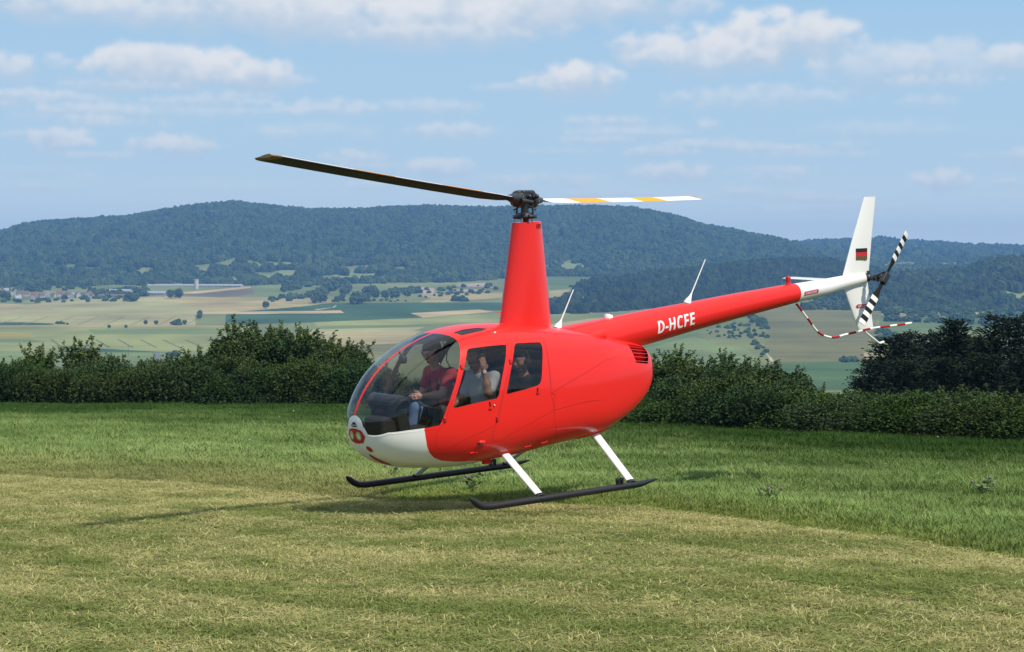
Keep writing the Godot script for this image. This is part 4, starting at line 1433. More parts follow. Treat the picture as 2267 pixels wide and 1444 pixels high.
func make_people() -> void:
	var skin := mat("skin", lin(.42, .22, .15), 0.5)
	var tan_skin := mat("tanned_skin", lin(.34, .17, .10), 0.5)
	var dark_hair := mat("dark_hair", lin(.012, .010, .009), 0.6)
	var grey_hair := mat("greying_hair", lin(.10, .095, .09), 0.7)
	var jeans := mat("blue_denim", lin(.10, .17, .30), 0.85)
	var crimson := mat("dark_red_cotton", lin(.42, .03, .04), 0.85)
	var greyshirt := mat("grey_cotton", lin(.48, .485, .49), 0.85)
	var blackshirt := mat("black_cotton", lin(.018, .018, .02), 0.85)
	var trousers := mat("dark_trousers", lin(.05, .05, .06), 0.85)
	var black: Material = M["black_rubber"]
	var eye := mat("eye", lin(.05, .04, .03), 0.2)
	var watch := mat("watch_face", lin(.75, .75, .72), 0.3)
	var people := [
		{"label": "person in dark red shirt and blue jeans sitting in the helicopter's far front seat", "at": Vector3(.93, .77, .31), "skin": skin, "hair": dark_hair, "shirt": crimson, "legs": jeans,
			"chest": Vector3(.035, .40, 0), "neck": Vector3(.10, .60, 0), "head": Vector3(.175, .775, 0), "face": Vector3(1, -.34, -.10),
			"la": [Vector3(.065, .545, -.185), Vector3(.22, .33, -.215), Vector3(.44, .33, -.16)], "ra": [Vector3(.065, .545, .185), Vector3(.16, .29, .22), Vector3(.40, .27, .13)],
			"knee": [Vector3(.50, .20, -.14), Vector3(.60, .24, .08)], "foot": [Vector3(.66, -.21, -.14), Vector3(.70, -.20, -.02)], "sleeve": 0.55},
		{"label": "person in grey short-sleeved shirt, hand raised to ear, in the helicopter's near front seat", "at": Vector3(.90, .77, -.31), "skin": tan_skin, "hair": grey_hair, "shirt": greyshirt, "legs": trousers,
			"chest": Vector3(.0, .38, 0), "neck": Vector3(.04, .58, 0), "head": Vector3(.10, .765, 0), "face": Vector3(1, -.05, -.05),
			"la": [Vector3(-.01, .535, -.185), Vector3(.125, .385, -.245), Vector3(.135, .62, -.185)], "ra": [Vector3(.0, .535, .185), Vector3(.12, .30, .20), Vector3(.34, .22, .14)],
			"knee": [Vector3(.48, .18, -.08), Vector3(.48, .18, .12)], "foot": [Vector3(.60, -.21, .02), Vector3(.60, -.21, .14)], "sleeve": 0.75},
		{"label": "person in black short-sleeved shirt sitting in the helicopter's near rear seat", "at": Vector3(.27, .73, -.31), "skin": skin, "hair": dark_hair, "shirt": blackshirt, "legs": trousers,
			"chest": Vector3(-.01, .36, 0), "neck": Vector3(.03, .54, 0), "head": Vector3(.09, .71, 0), "face": Vector3(1, -.12, -.2),
			"la": [Vector3(-.03, .50, -.19), Vector3(-.03, .36 - .07, -.235), Vector3(.19, .32, -.20)], "ra": [Vector3(-.02, .50, .18), Vector3(.02, .27, .22), Vector3(.22, .25, .12)],
			"knee": [Vector3(.40, .13, -.12), Vector3(.40, .13, .12)], "foot": [Vector3(.40, -.16, -.08), Vector3(.40, -.16, .12)], "sleeve": 0.62}]
	for who in people:
		var o := thing("person", who.label, "person")
		o.transform = helo.transform * Transform3D(Basis.IDENTITY, who.at)
		var hip := Vector3.ZERO
		var ch: Vector3 = who.chest
		var nk: Vector3 = who.neck
		var hd: Vector3 = who.head
		var torso := [[hip, ch * .5, .125, .115, Vector3(.85, 1, 1.25)], [ch * .5, ch, .115, .125, Vector3(.85, 1, 1.25)], [ch, nk - Vector3(0, .06, 0), .12, .085, Vector3(.85, 1, 1.2)]]
		var body: Array = torso.duplicate()
		body.append_array([[nk - Vector3(.01, .06, 0), hd - Vector3(.01, .07, 0), .056, .054]])
		var shirt := []
		for b in torso: shirt.append([b[0], b[1], b[2] + .012, b[3] + .012, b[4]])
		var mb := MB.new()
		for s in 2:
			var arm: Array = who.la if s == 0 else who.ra
			var z := -1.0 if s == 0 else 1.0
			body.append_array([[nk + Vector3(-.01, -.07, z * .06), arm[0], .06, .056], [arm[0], arm[1], .052, .042], [arm[1], arm[1].lerp(arm[2], .35), .042, .041], [arm[1].lerp(arm[2], .35), arm[2], .041, .027]])
			shirt.append_array([[nk + Vector3(-.01, -.075, z * .06), arm[0], .072, .07], [arm[0], (arm[0] as Vector3).lerp(arm[1], who.sleeve), .068, .062]])
			var kn: Vector3 = who.knee[s]
			var ft: Vector3 = who.foot[s]
			body.append_array([[hip + Vector3(.02, -.02, z * .09), kn, .085, .058], [kn, kn.lerp(ft, .35), .056, .056], [kn.lerp(ft, .35), ft, .056, .038], [ft, ft + Vector3(.16, -.03, 0), .04, .032]])
		figure(mb, body, .017, .035)
		figure(mb, head_bones(hd, who.face, Vector3.UP), .009, .02)
		for s in 2:
			var arm: Array = who.la if s == 0 else who.ra
			var d: Vector3 = arm[2] - arm[1]
			var up_hand: bool = d.normalized().y > 0.6
			figure(mb, hand_bones(arm[2], d if not up_hand else Vector3(-.1, 1, .25), Vector3(0, -.3, .9 if s == 0 else -.9) if not up_hand else Vector3(-.2, -.1, 1), 0.9 if not up_hand else 0.35, -1.0 if s == 0 else 1.0), .006, .006)
		part("body", mb.mesh(), who.skin, o)
		var sm := MB.new()
		figure(sm, shirt, .017, .03)
		var sh := part("shirt", sm.mesh(), who.shirt, o)
		var tm := MB.new()
		var leg := [[hip + Vector3(0, .02, -.05), hip + Vector3(0, .02, .05), .135, .135, Vector3(.95, .9, 1.1)]]
		for s in 2:
			var z := -1.0 if s == 0 else 1.0
			var kn: Vector3 = who.knee[s]
			var ft: Vector3 = who.foot[s]
			leg.append_array([[hip + Vector3(.02, -.01, z * .09), kn, .10, .073], [kn, ft + (kn - ft) * .08, .072, .058]])
		figure(tm, leg, .017, .03)
		part("trousers", tm.mesh(), who.legs, o)
		var f: Vector3 = (who.face as Vector3).normalized()
		var u := (Vector3.UP - f * f.y).normalized()
		var s3 := f.cross(u)
		var hm := MB.new()
		figure(hm, [[hd + u * .055 - f * .035, hd + u * .06 + f * .012, .094, .084], [hd - f * .06 + u * .02, hd - f * .06 - u * .03, .066, .05], [hd + u * .09 + f * .045, hd + u * .075 + f * .07, .035, .02]], .010, .02)
		part("hair", hm.mesh(), who.hair, o)
		for q in [-1.0, 1.0]:
			var em := MB.new()
			ball(em, hd + f * .087 + s3 * (q * .032) + u * .016, Vector3(.011, .008, .011), 8, 6)
			part("eye", em.mesh(), eye, o)
		# headset
		var hs := MB.new()
		for q in [-1.0, 1.0]:
			var e: Vector3 = hd + s3 * (q * .098)
			tube(hs, [e - s3 * q * .012, e + s3 * q * .028, e + s3 * q * .034], [.042, .042, .03], 14)
		var arc := []
		for i in 13:
			var t := PI * i / 12.0
			arc.append(hd + s3 * cos(t) * .118 + u * (sin(t) * .155))
		tube(hs, arc, [.011], 8, [], 1.0, f)
		tube(hs, [hd - s3 * .12, hd - s3 * .10 + f * .08 - u * .06, hd - s3 * .02 + f * .125 - u * .06], [.005, .005, .009], 8)
		part("headset", hs.mesh(), black, o)
		if who.shirt == greyshirt or who.shirt == blackshirt:
			var a: Array = who.la
			var d: Vector3 = (a[2] - a[1]).normalized()
			var at: Vector3 = a[2] - d * .015
			var wm := MB.new()
			tube(wm, [at - d * .009, at + d * .009], [.034, .034], 14)
			part("watch_strap", wm.mesh(), black, o)
			var wf := MB.new()
			var side := Vector3(.45, 0, -1) if who.shirt == greyshirt else Vector3(0, .8, -.6)
			side = (side - d * side.dot(d)).normalized()
			tube(wf, [at + side * .024, at + side * .040], [.021, .020], 16)
			part("watch_face", wf.mesh(), watch, o)
		if who.shirt == crimson:
			var em := MB.new()
			for i in 20:
				var t := TAU * i / 24.0 + .4
				var t2 := TAU * (i + 1) / 24.0 + .4
				var r := .028 - i * .0007
				var c: Vector3 = ch + Vector3(.118, .06, -.075)
				var a := c + Vector3(-.2 * absf(sin(t)) * 0.0, cos(t) * r, sin(t) * r)
				var b := c + Vector3(0, cos(t2) * r, sin(t2) * r)
				tube(em, [a, b], [.004], 6)
			part("shirt_emblem", em.mesh(), watch, sh if false else o)
			var hn := MB.new()
			for q in [-1.0, 1.0]:
				tube(hn, [nk + Vector3(.03, -.03, q * .08), ch + Vector3(.118, .03, q * .07), ch * .5 + Vector3(.125, .02, q * .04), hip + Vector3(.11, .05, 0)], [.022], 8, [], .3, Vector3.BACK)
			part("seat_harness", hn.mesh(), mat("harness_webbing", lin(.03, .03, .035), .8), o)

# ---------------------------------------------------------------- valley, hills, woods
var field_colours := {"pale": Color(.40, .38, .18), "straw": Color(.44, .36, .17), "beige": Color(.40, .34, .17), "tan": Color(.55, .42, .24), "green": Color(.20, .25, .095), "dgreen": Color(.065, .125, .052), "ygreen": Color(.30, .32, .12),
	"yellow": Color(.38, .34, .08), "brown": Color(.21, .17, .11), "olive": Color(.20, .19, .075), "meadow": Color(.15, .21, .075), "dmeadow": Color(.10, .17, .06), "scrub": Color(.20, .22, .085), "path": Color(.5, .45, .33), "rock": Color(.46, .36, .30)}
var fields := [
	["pale", "-690,2456 -690,2607 -636,2691 -600,2734 -543,2770 -359,2734 -271,2529 -344,2369 -380,2321 -346,2117 -595,2117"],
	["straw", "-543,2770 -358,2725 -273,2522 -344,2369 -372,2393 -444,2587"],
	["green", "-756,2691 -707,2669 -671,2640 -620,2560 -651,2537 -716,2548"],
	["beige", "-709,2599 -606,2522 -576,2438 -646,2369"],
	["straw", "-670,2386 -633,2393 -614,2369 -652,2321"],
	["dgreen", "-610,2171 -550,2177 -513,2155 -503,2127 -595,2117"],
	["straw", "-428,2258 -403,2274 -380,2171 -395,2149 -412,2185"],
	["straw", "-595,2119 -301,2119 -297,2096 -587,2091"],
	["ygreen", "-587,2091 -283,2091 -257,1902 -534,1902"],
	["green", "-450,2052 -297,2070 -284,1980 -428,1980"],
	["yellow", "-570,2028 -498,2004 -478,1935 -537,1913"],
	["ygreen", "-537,1913 -263,1946 -224,1763 -495,1763"],
	["green", "-534,1902 -478,1913 -450,1870 -520,1850"],
	["dgreen", "-430,1820 -338,1763 -297,1727 -373,1727"],
	["green", "-495,1763 -291,1736 -259,1546 -434,1546"],
	["brown", "-484,2779 -451,2975 -413,3073 -378,2835 -411,2743"],
	["tan", "-498,2874 -419,3095 -409,3039 -466,2850"],
	["green", "-412,3073 -359,3189 -290,3141 -287,2924 -293,2734 -359,2734"],
	["beige", "-388,2737 -293,2754 -240,2662 -246,2553 -271,2491 -354,2642"],
	["straw", "-370,2682 -320,2622 -272,2516 -321,2395 -357,2388"],
	["dgreen", "-340,2294 -346,2366 -322,2405 -272,2501 -248,2575 -128,2602 -12,2602 -2,2405 -40,2418 -122,2347 -104,2261 -223,2171 -303,2139 -320,2166"],
	["path", "-250,2438 -231,2480 -230,2538 -227,2491 -243,2422"],
	["tan", "-382,2366 -320,2388 -214,2415 -204,2359 -313,2337 -373,2334"],
	["tan", "-123,2353 -40,2432 -21,2385 -104,2264"],
	["ygreen", "-223,2177 -104,2261 -11,2366 -10,2193 -69,2152 -211,2101"],
	["green", "-224,2101 -78,2152 -92,2101 -206,2051"],
	["pale", "-227,2051 -92,2101 -104,2020 -165,2004 -210,1970"],
	["beige", "-219,1981 -165,2011 -94,2032 -110,1849 -153,1822 -208,1816"],
	["olive", "-215,1816 -153,1826 -109,1855 -117,1643 -185,1563"],
	["straw", "-137,2812 -48,2882 -14,2901 -13,2737 -94,2602 -124,2602 -113,2724"],
	["green", "-257,2955 -164,3086 -155,2790 -193,2703 -233,2724"],
	["meadow", "65,3600 166,3600 194,3595 145,3321 92,3032 58,2955"],
	["rock", "-159,3006 -152,3086 -121,3032 -114,2835 -135,2826 -149,2882"],
	["rock", "-92,3153 -68,3188 -38,3229 -24,3032 -51,3086 -79,3059"],
	["rock", "-89,2980 -50,3006 -35,2940 -71,2921"],
	["beige", "57,2940 92,3006 76,2790 53,2724"],
	["meadow", "53,2724 76,2768 70,2622 50,2545"],
	["straw", "40,2135 87,2240 189,2397 235,2484 230,2431 132,2240 38,2010"],
	["meadow", "28,2010 185,2355 323,2439 283,2204 206,1899 124,1799 28,1452"],
	["olive", "288,2316 344,2484 406,2484 454,2376 402,2135 375,1953 325,1775 292,1600 217,1567 232,1775 268,2010 283,2204"],
	["scrub", "188,1981 232,2135 284,2277 268,2010 232,1775 212,1573 212,1678 218,1775 199,1835"],
	["green", "112,1753 185,1953 199,1835 218,1775 202,1573 156,1217 78,1217"],
	["dmeadow", "219,1573 292,1600 299,1573 227,1217 181,1217 195,1480"],
	["path", "231,1753 226,1678 213,1557 210,1557 223,1678"],
	["beige", "320,1753 345,1775 325,1642 292,1600"],
	["beige", "454,2376 594,2355 563,2270 442,2296"],
	["meadow", "437,2296 574,2277 591,2204 539,2010 382,2010"],
]

func field_image() -> Image:      # one pixel is 1 m by 1.35 m of valley floor
	var im := Image.create(2048, 2048, false, Image.FORMAT_RGB8)
	im.fill(Color(.22, .25, .10).linear_to_srgb())
	for fd in fields:
		var p := PackedVector2Array()
		for q in (fd[1] as String).split(" "):
			var c := q.split(",")
			p.append(Vector2(float(c[0]) + 1024.0, (float(c[1]) - 900.0) / 1.35))
		var r := bounds(p)
		var col: Color = (field_colours[fd[0]] as Color).linear_to_srgb()
		for y in range(maxi(0, int(r.position.y)), mini(2047, int(r.end.y)) + 1):
			var xs := []
			for i in p.size():
				var a := p[i]
				var b := p[(i + 1) % p.size()]
				if (a.y <= y + .5) != (b.y <= y + .5): xs.append(a.x + (y + .5 - a.y) / (b.y - a.y) * (b.x - a.x))
			xs.sort()
			var wob := 1.0 + 0.10 * noise2.get_noise_2d(y * 1.7, fd[1].length())
			for i in range(0, xs.size() - 1, 2):
				var x0 := clampi(int(xs[i]), 0, 2047)
				var x1 := clampi(int(xs[i + 1]), 0, 2047)
				# drilled rows and wear make narrow bands across the field
				im.fill_rect(Rect2i(x0, y, x1 - x0, 1), Color(col.r * wob, col.g * wob, col.b * wob))
	# wheel tracks through the standing corn
	for k in 9:
		for i in 110:
			var x := -455.0 + k * 22.0 + i * .32
			var d := 1905.0 - i * .95
			im.fill_rect(Rect2i(int(x + 1024), int((d - 900.0) / 1.35), 2, 1), Color(.12, .16, .06).linear_to_srgb())
	for k in 10:
		for i in 70:
			im.fill_rect(Rect2i(int(-600.0 + k * 30.0 - i * .12 + 1024), int((2130.0 + i * 2.2 - 900.0) / 1.35), 2, 2), Color(.22, .24, .11).linear_to_srgb())
	return im

var ridges := []
func make_valley() -> void:
	var mb := MB.new()
	var rows := []
	var d := 112.0
	while d < 4400.0:
		rows.append(d)
		d *= 1.022
	for i in rows.size():
		for j in 81:
			var t := tan(deg_to_rad(-34.0 + 68.0 * j / 80.0))
			var dd: float = rows[i]
			var x: float = dd * t
			mb.add(Vector3(x, 1.7 + valley_y(dd) + (noise.get_noise_2d(x * .5, dd * .5) * .5 if dd > 900.0 else 0.0), -dd), Vector3.UP, Color.WHITE, Vector2((x + 1024.0) / 2048.0, (dd - 900.0) / 1.35 / 2048.0))
	for i in rows.size() - 1:
		for j in 80:
			var a := i * 81 + j
			mb.face(a, a + 1, a + 82); mb.face(a, a + 82, a + 81)
	var m := mat("valley_fields", Color.WHITE, 0.95)
	m.albedo_texture = ImageTexture.create_from_image(field_image())
	m.texture_repeat = false
	m.metallic_specular = 0.1
	m.detail_enabled = true
	m.detail_blend_mode = BaseMaterial3D.BLEND_MODE_MUL
	m.detail_uv_layer = BaseMaterial3D.DETAIL_UV_1
	m.detail_albedo = noise_tex(1024, 0.012, 6, Color(.74, .74, .74), Color(1, 1, .97), 21)
	tag(part("valley", mb.mesh(), m), "wide valley floor with a patchwork of pale grain and green fields", "valley", "", "structure")

	var forest_floor := mat("forest_floor", lin(.045, .065, .03), 0.95)
	forest_floor.metallic_specular = 0.1
	# skyline of each ridge: bearings and heights measured in the photograph, given as direction; foot and crest distances are the hill's own
	ridges = [
		{"name": "wooded_ridge", "label": "long wooded ridge on the far side of the valley", "d0": [Vector2(-900, 3080), Vector2(0, 3080), Vector2(500, 3120), Vector2(700, 3120), Vector2(1000, 3240), Vector2(1250, 3500), Vector2(1500, 3300), Vector2(2300, 3300), Vector2(3200, 3300)], "dc": 4700.0,
			"top": [Vector2(-900, 545), Vector2(-400, 535), Vector2(-60, 524), Vector2(0, 515), Vector2(60, 498), Vector2(180, 489), Vector2(280, 482), Vector2(400, 462), Vector2(515, 450), Vector2(610, 461), Vector2(740, 468), Vector2(930, 460), Vector2(1100, 463), Vector2(1280, 459), Vector2(1400, 463), Vector2(1480, 478), Vector2(1560, 500), Vector2(1640, 516), Vector2(1720, 530), Vector2(1780, 548), Vector2(1830, 566), Vector2(1900, 590), Vector2(1960, 612), Vector2(2050, 625), Vector2(3200, 640)], "px": Vector2(-900, 2150), "trees": 69000, "size": 5.4, "bend": 0.62},
		{"name": "far_ridge", "label": "distant blue wooded ridge at the right behind the long one", "d0": [Vector2(-900, 3400), Vector2(3200, 3400)], "dc": 6400.0, "top": [Vector2(1500, 575), Vector2(1700, 548), Vector2(1770, 541), Vector2(1850, 536), Vector2(1950, 534), Vector2(2050, 541), Vector2(2150, 547), Vector2(2267, 550), Vector2(2700, 556), Vector2(3400, 560)], "px": Vector2(1600, 3300), "trees": 24000, "size": 8.0, "bend": 0.85},
		{"name": "wooded_hill", "label": "low dark wooded hill rising from the fields right of the mast", "d0": [Vector2(1180, 2330), Vector2(1260, 2330), Vector2(1500, 2480), Vector2(1750, 2650), Vector2(2000, 2800), Vector2(2200, 2900)], "dc": 3150.0, "top": [Vector2(1170, 735), Vector2(1225, 680), Vector2(1245, 655), Vector2(1280, 636), Vector2(1330, 622), Vector2(1400, 614), Vector2(1500, 605), Vector2(1600, 594), Vector2(1700, 582), Vector2(1800, 578), Vector2(1900, 590), Vector2(1980, 612), Vector2(2060, 640), Vector2(2200, 665)], "px": Vector2(1200, 2120), "trees": 7500, "size": 5.6, "bend": 0.8},
		{"name": "wooded_spur", "label": "wooded spur with meadow patches at the right edge", "d0": [Vector2(1780, 2420), Vector2(1950, 2400), Vector2(2267, 2360), Vector2(2700, 2360)], "dc": 2900.0, "top": [Vector2(1760, 690), Vector2(1850, 650), Vector2(1930, 622), Vector2(2010, 611), Vector2(2100, 602), Vector2(2160, 592), Vector2(2200, 578), Vector2(2267, 568), Vector2(2400, 555), Vector2(2700, 550), Vector2(3400, 552)], "px": Vector2(1780, 3300), "trees": 11500, "size": 5.6, "bend": 0.8}]
	var meshes := []
	for k in 5: meshes.append(lumpy(40 + k, 2, 0.24, 1.12, 0.09))
	var crown := mat("woodland_crowns", Color.WHITE, 0.9)
	crown.vertex_color_use_as_albedo = true
	crown.metallic_specular = 0.15
	for rd in ridges:
		var hm := MB.new()
		var na := 120
		var nt := 40
		for i in nt + 1:
			for j in na + 1:
				var px: float = lerpf(rd.px.x, rd.px.y, float(j) / na)
				hm.add(hill_point(rd, px, 1.25 * i / nt), Vector3.UP)
		for i in nt + 1:
			for j in na + 1:
				var a := i * (na + 1) + j
				var du := hm.v[mini(i + 1, nt) * (na + 1) + j] - hm.v[maxi(i - 1, 0) * (na + 1) + j]
				var dv := hm.v[i * (na + 1) + mini(j + 1, na)] - hm.v[i * (na + 1) + maxi(j - 1, 0)]
				var nn := du.cross(dv).normalized()
				hm.n[a] = nn if nn.y > 0.0 else -nn
		var tint := hm.c
		for i in hm.v.size():
			var p := hm.v[i]
			var o := open_ground(rd, p)
			hm.c[i] = Color(.045, .065, .03).lerp(Color(.19, .22, .09), o)
		for i in nt:
			for j in na:
				var a := i * (na + 1) + j
				hm.face(a, a + 1, a + na + 2); hm.face(a, a + na + 2, a + na + 1)
		var fm := mat("hillside", Color.WHITE, 0.95)
		fm.vertex_color_use_as_albedo = true
		fm.metallic_specular = 0.1
		tag(part(rd.name, hm.mesh(), fm), rd.label, "hill", "", "structure")
		var where := [[], [], [], [], []]
		var cols := [PackedColorArray(), PackedColorArray(), PackedColorArray(), PackedColorArray(), PackedColorArray()]
		for i in rd.trees:
			var px := rng.randf_range(rd.px.x, rd.px.y)
			var t := pow(rng.randf(), 0.85) * 1.04
			var p := hill_point(rd, px, t)
			if open_ground(rd, p) > 0.45: continue
			var s: float = rd.size * rng.randf_range(0.65, 1.35)
			var k := rng.randi() % 5
			p.y += s * 0.5
			where[k].append(Transform3D(Basis(Vector3.UP, rng.randf() * TAU).scaled(Vector3(s, s * rng.randf_range(.85, 1.5), s)), p))
			var g := noise2.get_noise_2d(p.x * .25, p.z * .25)
			var b := rng.randf_range(.8, 1.2) * (1.0 + g * .4)
			var cc := Color(.040, .068, .026).lerp(Color(.065, .088, .028), rng.randf())
			if rd.name == "wooded_hill": b *= .60
			elif rd.name == "wooded_spur": b *= .72
			if rng.randf() < 0.25 + g * .3: cc = Color(.022, .042, .024)
			cols[k].append(Color(cc.r * b, cc.g * b, cc.b * b))
		mass("woodland", "dense wood covering the " + (rd.label as String), "woodland", "crowns", meshes, crown, where, cols)

func hill_point(rd: Dictionary, px: float, t: float) -> Vector3:
	var d0 := curve(rd.d0, px)
	var dc: float = rd.dc
	var d := lerpf(d0, dc, t)
	var foot := valley_y(d0) - 3.0
	var crest: float = dc * rise(curve(rd.top, px)) - rd.size * 1.2
	var s: float
	if t <= 1.0: s = lerpf(t, t * t * (3.0 - 2.0 * t), rd.bend)
	else: s = 1.0 - (t - 1.0) * (t - 1.0) * 4.0
	var h := lerpf(foot, maxf(crest, foot - 10.0), s)
	var x := d * bearing(px)
	h += noise.get_noise_2d(x * .25, d * .25) * 22.0 * sin(PI * clampf(t, 0.0, 1.0))
	return Vector3(x, 1.7 + h, -d)

var clearings := [[Vector2(-405, 3350), 75.0, 60.0], [Vector2(-300, 3300), 60.0, 90.0], [Vector2(-270, 3420), 50.0, 60.0], [Vector2(-530, 3420), 60.0, 50.0], [Vector2(-760, 3500), 60.0, 60.0], [Vector2(-640, 3350), 60.0, 60.0], [Vector2(-440, 3500), 90.0, 40.0], [Vector2(-230, 3150), 50.0, 50.0], [Vector2(-160, 3200), 60.0, 40.0],
	[Vector2(95, 3680), 70.0, 120.0], [Vector2(225, 3760), 45.0, 40.0], [Vector2(700, 2560), 60.0, 40.0], [Vector2(560, 2620), 50.0, 40.0], [Vector2(620, 2480), 50.0, 25.0], [Vector2(520, 2700), 40.0, 30.0]]
func open_ground(rd: Dictionary, p: Vector3) -> float:
	var o := 0.0
	for c in clearings:
		var q := Vector2((p.x - c[0].x) / c[1], (-p.z - c[0].y) / c[2]).length() + noise2.get_noise_2d(p.x * 2.0, p.z * 2.0) * .5
		o = maxf(o, 1.0 - smoothstep(.7, 1.0, q))
	if rd.name == "wooded_ridge":
		# scattered pasture on the gentle lower slope
		var low := 1.0 - smoothstep(3450.0, 3750.0, -p.z)
		o = maxf(o, smoothstep(.06, .18, noise.get_noise_2d(p.x * .45 + 300.0, p.z * 0.35)) * low)
	elif rd.name == "wooded_spur":
		o = maxf(o, smoothstep(.22, .34, noise.get_noise_2d(p.x * .8 + 90.0, p.z * .5)) * .9)
	return o

func valley_point(px: float, py: float) -> Vector3:     # the spot on the valley floor seen in this direction
	var a := -rise(py)
	var d := (75.0 + .03615 * 1700.0) / (a + .03615)
	if d < 1700.0: d = 75.0 / a
	d = minf(d, 3600.0)
	return Vector3(d * bearing(px), 1.7 + valley_y(d), -d)

func make_valley_things() -> void:
	var leaf := mat("far_leaves", Color.WHITE, 0.9)
	leaf.vertex_color_use_as_albedo = true
	leaf.albedo_color = lin(.045, .075, .03)
	var bark := mat("bark", lin(.10, .075, .05), 0.9)
	var kinds := []
	for k in 3:
		var t := thing("valley_tree", "round dark green tree standing alone in the valley fields", "tree", "single trees in the valley fields")
		var cm := MB.new()
		var crown := part("crown", lumpy(60 + k, 3, 0.36, 0.95, 0.16), leaf, t)
		crown.position.y = 1.25
		part("trunk", rod(Vector3(0, -.1, 0), Vector3(0, .7, 0), .10, .06, 7).mesh(), bark, t)
		kinds.append(t)
	var spots := [[588, 683, 5], [710, 670, 9], [697, 672, 6], [440, 707, 6], [442, 699, 5], [322, 718, 4], [345, 719, 4], [395, 718, 5], [408, 719, 4], [241, 727, 3], [278, 727, 3], [707, 667, 5], [757, 667, 5], [745, 668, 4], [790, 673, 8], [782, 674, 6], [802, 672, 7], [810, 668, 6], [822, 657, 8], [812, 656, 7], [832, 660, 6], [853, 662, 7], [866, 661, 7], [878, 660, 6], [902, 658, 6], [1006, 667, 4], [1014, 667, 4], [1024, 667, 4], [725, 650, 9], [738, 645, 10], [752, 640, 9], [715, 655, 7], [770, 650, 7], [760, 656, 7], [1228, 606, 12], [1244, 604, 8], [1226, 611, 8], [1420, 610, 7], [1440, 606, 8], [1460, 604, 7], [386, 792, 5], [374, 797, 5], [8, 663, 6], [16, 664, 5], [395, 660, 7], [378, 661, 6], [290, 668, 7], [300, 667, 6], [283, 668, 6]]
	for i in spots.size():
		var s: Array = spots[i]
		var o: Node3D = kinds[i] if i < 3 else kinds[i % 3].duplicate()
		if i >= 3:
			o.name = numbered("valley_tree")
			add_child(o, true)
		o.position = valley_point(s[0], s[1])
		o.rotation.y = i * 1.7
		o.scale = Vector3.ONE * (s[2] * rng.randf_range(.75, .95) * (0.62 if s[0] < 460 and s[1] > 670 else 1.0))
	# scrub on the rough slope and hedge lines
	var meshes := [lumpy(71, 2, 0.4, .8, .18), lumpy(72, 2, 0.4, .8, .18)]
	var where := [[], []]
	var cols := [PackedColorArray(), PackedColorArray()]
	var lines := [[1590, 722, 1700, 738, 34, 14, 1.9], [1650, 702, 1700, 722, 22, 9, 3.0], [1660, 750, 1700, 790, 14, 10, 2.0], [1560, 735, 1640, 748, 20, 8, 1.6], [1790, 668, 1930, 665, 60, 14, 4.0], [1800, 678, 1900, 676, 30, 8, 4.0], [1960, 700, 2267, 715, 110, 12, 4.4], [1960, 690, 2267, 690, 90, 8, 4.6], [1940, 740, 2030, 775, 30, 12, 4.0], [1860, 801, 1895, 801, 14, 2, 2.6],
		[680, 667, 900, 668, 26, 2, 2.0], [380, 718, 400, 719, 10, 2, 2.6], [129, 718, 150, 718, 6, 1, 2.0], [930, 652, 1100, 640, 40, 10, 3.2], [870, 648, 930, 645, 30, 6, 4.0], [600, 668, 700, 655, 20, 6, 4.0], [1000, 666, 1030, 667, 8, 1, 3.0], [620, 640, 720, 622, 40, 8, 5.0], [560, 628, 700, 620, 40, 4, 5.0], [440, 612, 640, 618, 50, 5, 5.0], [0, 668, 300, 663, 40, 4, 3.5], [200, 655, 330, 648, 60, 8, 5.0], [0, 640, 200, 632, 60, 10, 5.0]]
	for l in lines:
		for i in l[4]:
			var t := rng.randf()
			var p := valley_point(lerpf(l[0], l[2], t) + rng.randf_range(-4, 4), lerpf(l[1], l[3], t) + rng.randf_range(-1, 1) * l[5])
			var s: float = l[6] * rng.randf_range(.55, 1.3)
			var k := rng.randi() % 2
			p.y += s * .5
			where[k].append(Transform3D(Basis(Vector3.UP, rng.randf() * TAU).scaled(Vector3.ONE * s), p))
			cols[k].append(Color(.05, .08, .033) * rng.randf_range(.7, 1.4))
	var crown: Material = M["woodland_crowns"]
	mass("scrub", "scattered scrub and hedge lines between the valley fields", "scrub", "crowns", meshes, crown, where, cols)

	# the farm below the ridge
	var wallm := mat("pale_render", lin(.40, .39, .37), 0.9)
	var conc := mat("silo_concrete", lin(.50, .47, .42), 0.9)
	var roofg := mat("grey_sheet_roof", lin(.30, .31, .33), 0.6)
	var roofr := mat("red_tiles", lin(.20, .085, .06), 0.85)
	var roofb := mat("brown_tiles", lin(.14, .09, .07), 0.85)
	var glassm := mat("far_window", lin(.03, .035, .04), 0.2)
	var silo := thing("silo", "tall round pale concrete silo tower beside the long farm shed", "silo")
	silo.position = valley_point(434.5, 640)
	var sm := MB.new()
	tube(sm, [Vector3(0, -1, 0), Vector3(0, 14.3, 0)], [3.4, 3.4], 24)
	part("tower", sm.mesh(), conc, silo)
	var cm := MB.new()
	tube(cm, [Vector3(0, 14.3, 0), Vector3(0, 14.8, 0), Vector3(0, 15.2, 0)], [3.6, 3.5, .6], 24)
	part("cap", cm.mesh(), roofg, silo)
	hall("long_shed", "very long low pale shed stretching both sides of the silo tower", Vector3(0, 0, 0), valley_point(330, 629), valley_point(530, 638), 14.0, 3.6, 2.2, wallm, roofg, glassm, 26)
	hall("farm_shed", "pale farm shed with grey roof below and left of the silo tower", Vector3.ZERO, valley_point(325, 655), valley_point(385, 656), 12.0, 4.6, 2.6, wallm, roofg, glassm, 9)
	hall("farm_shed", "low farm shed at the left end of the farm", Vector3.ZERO, valley_point(220, 659), valley_point(288, 660), 11.0, 3.4, 2.2, wallm, roofb, glassm, 8)
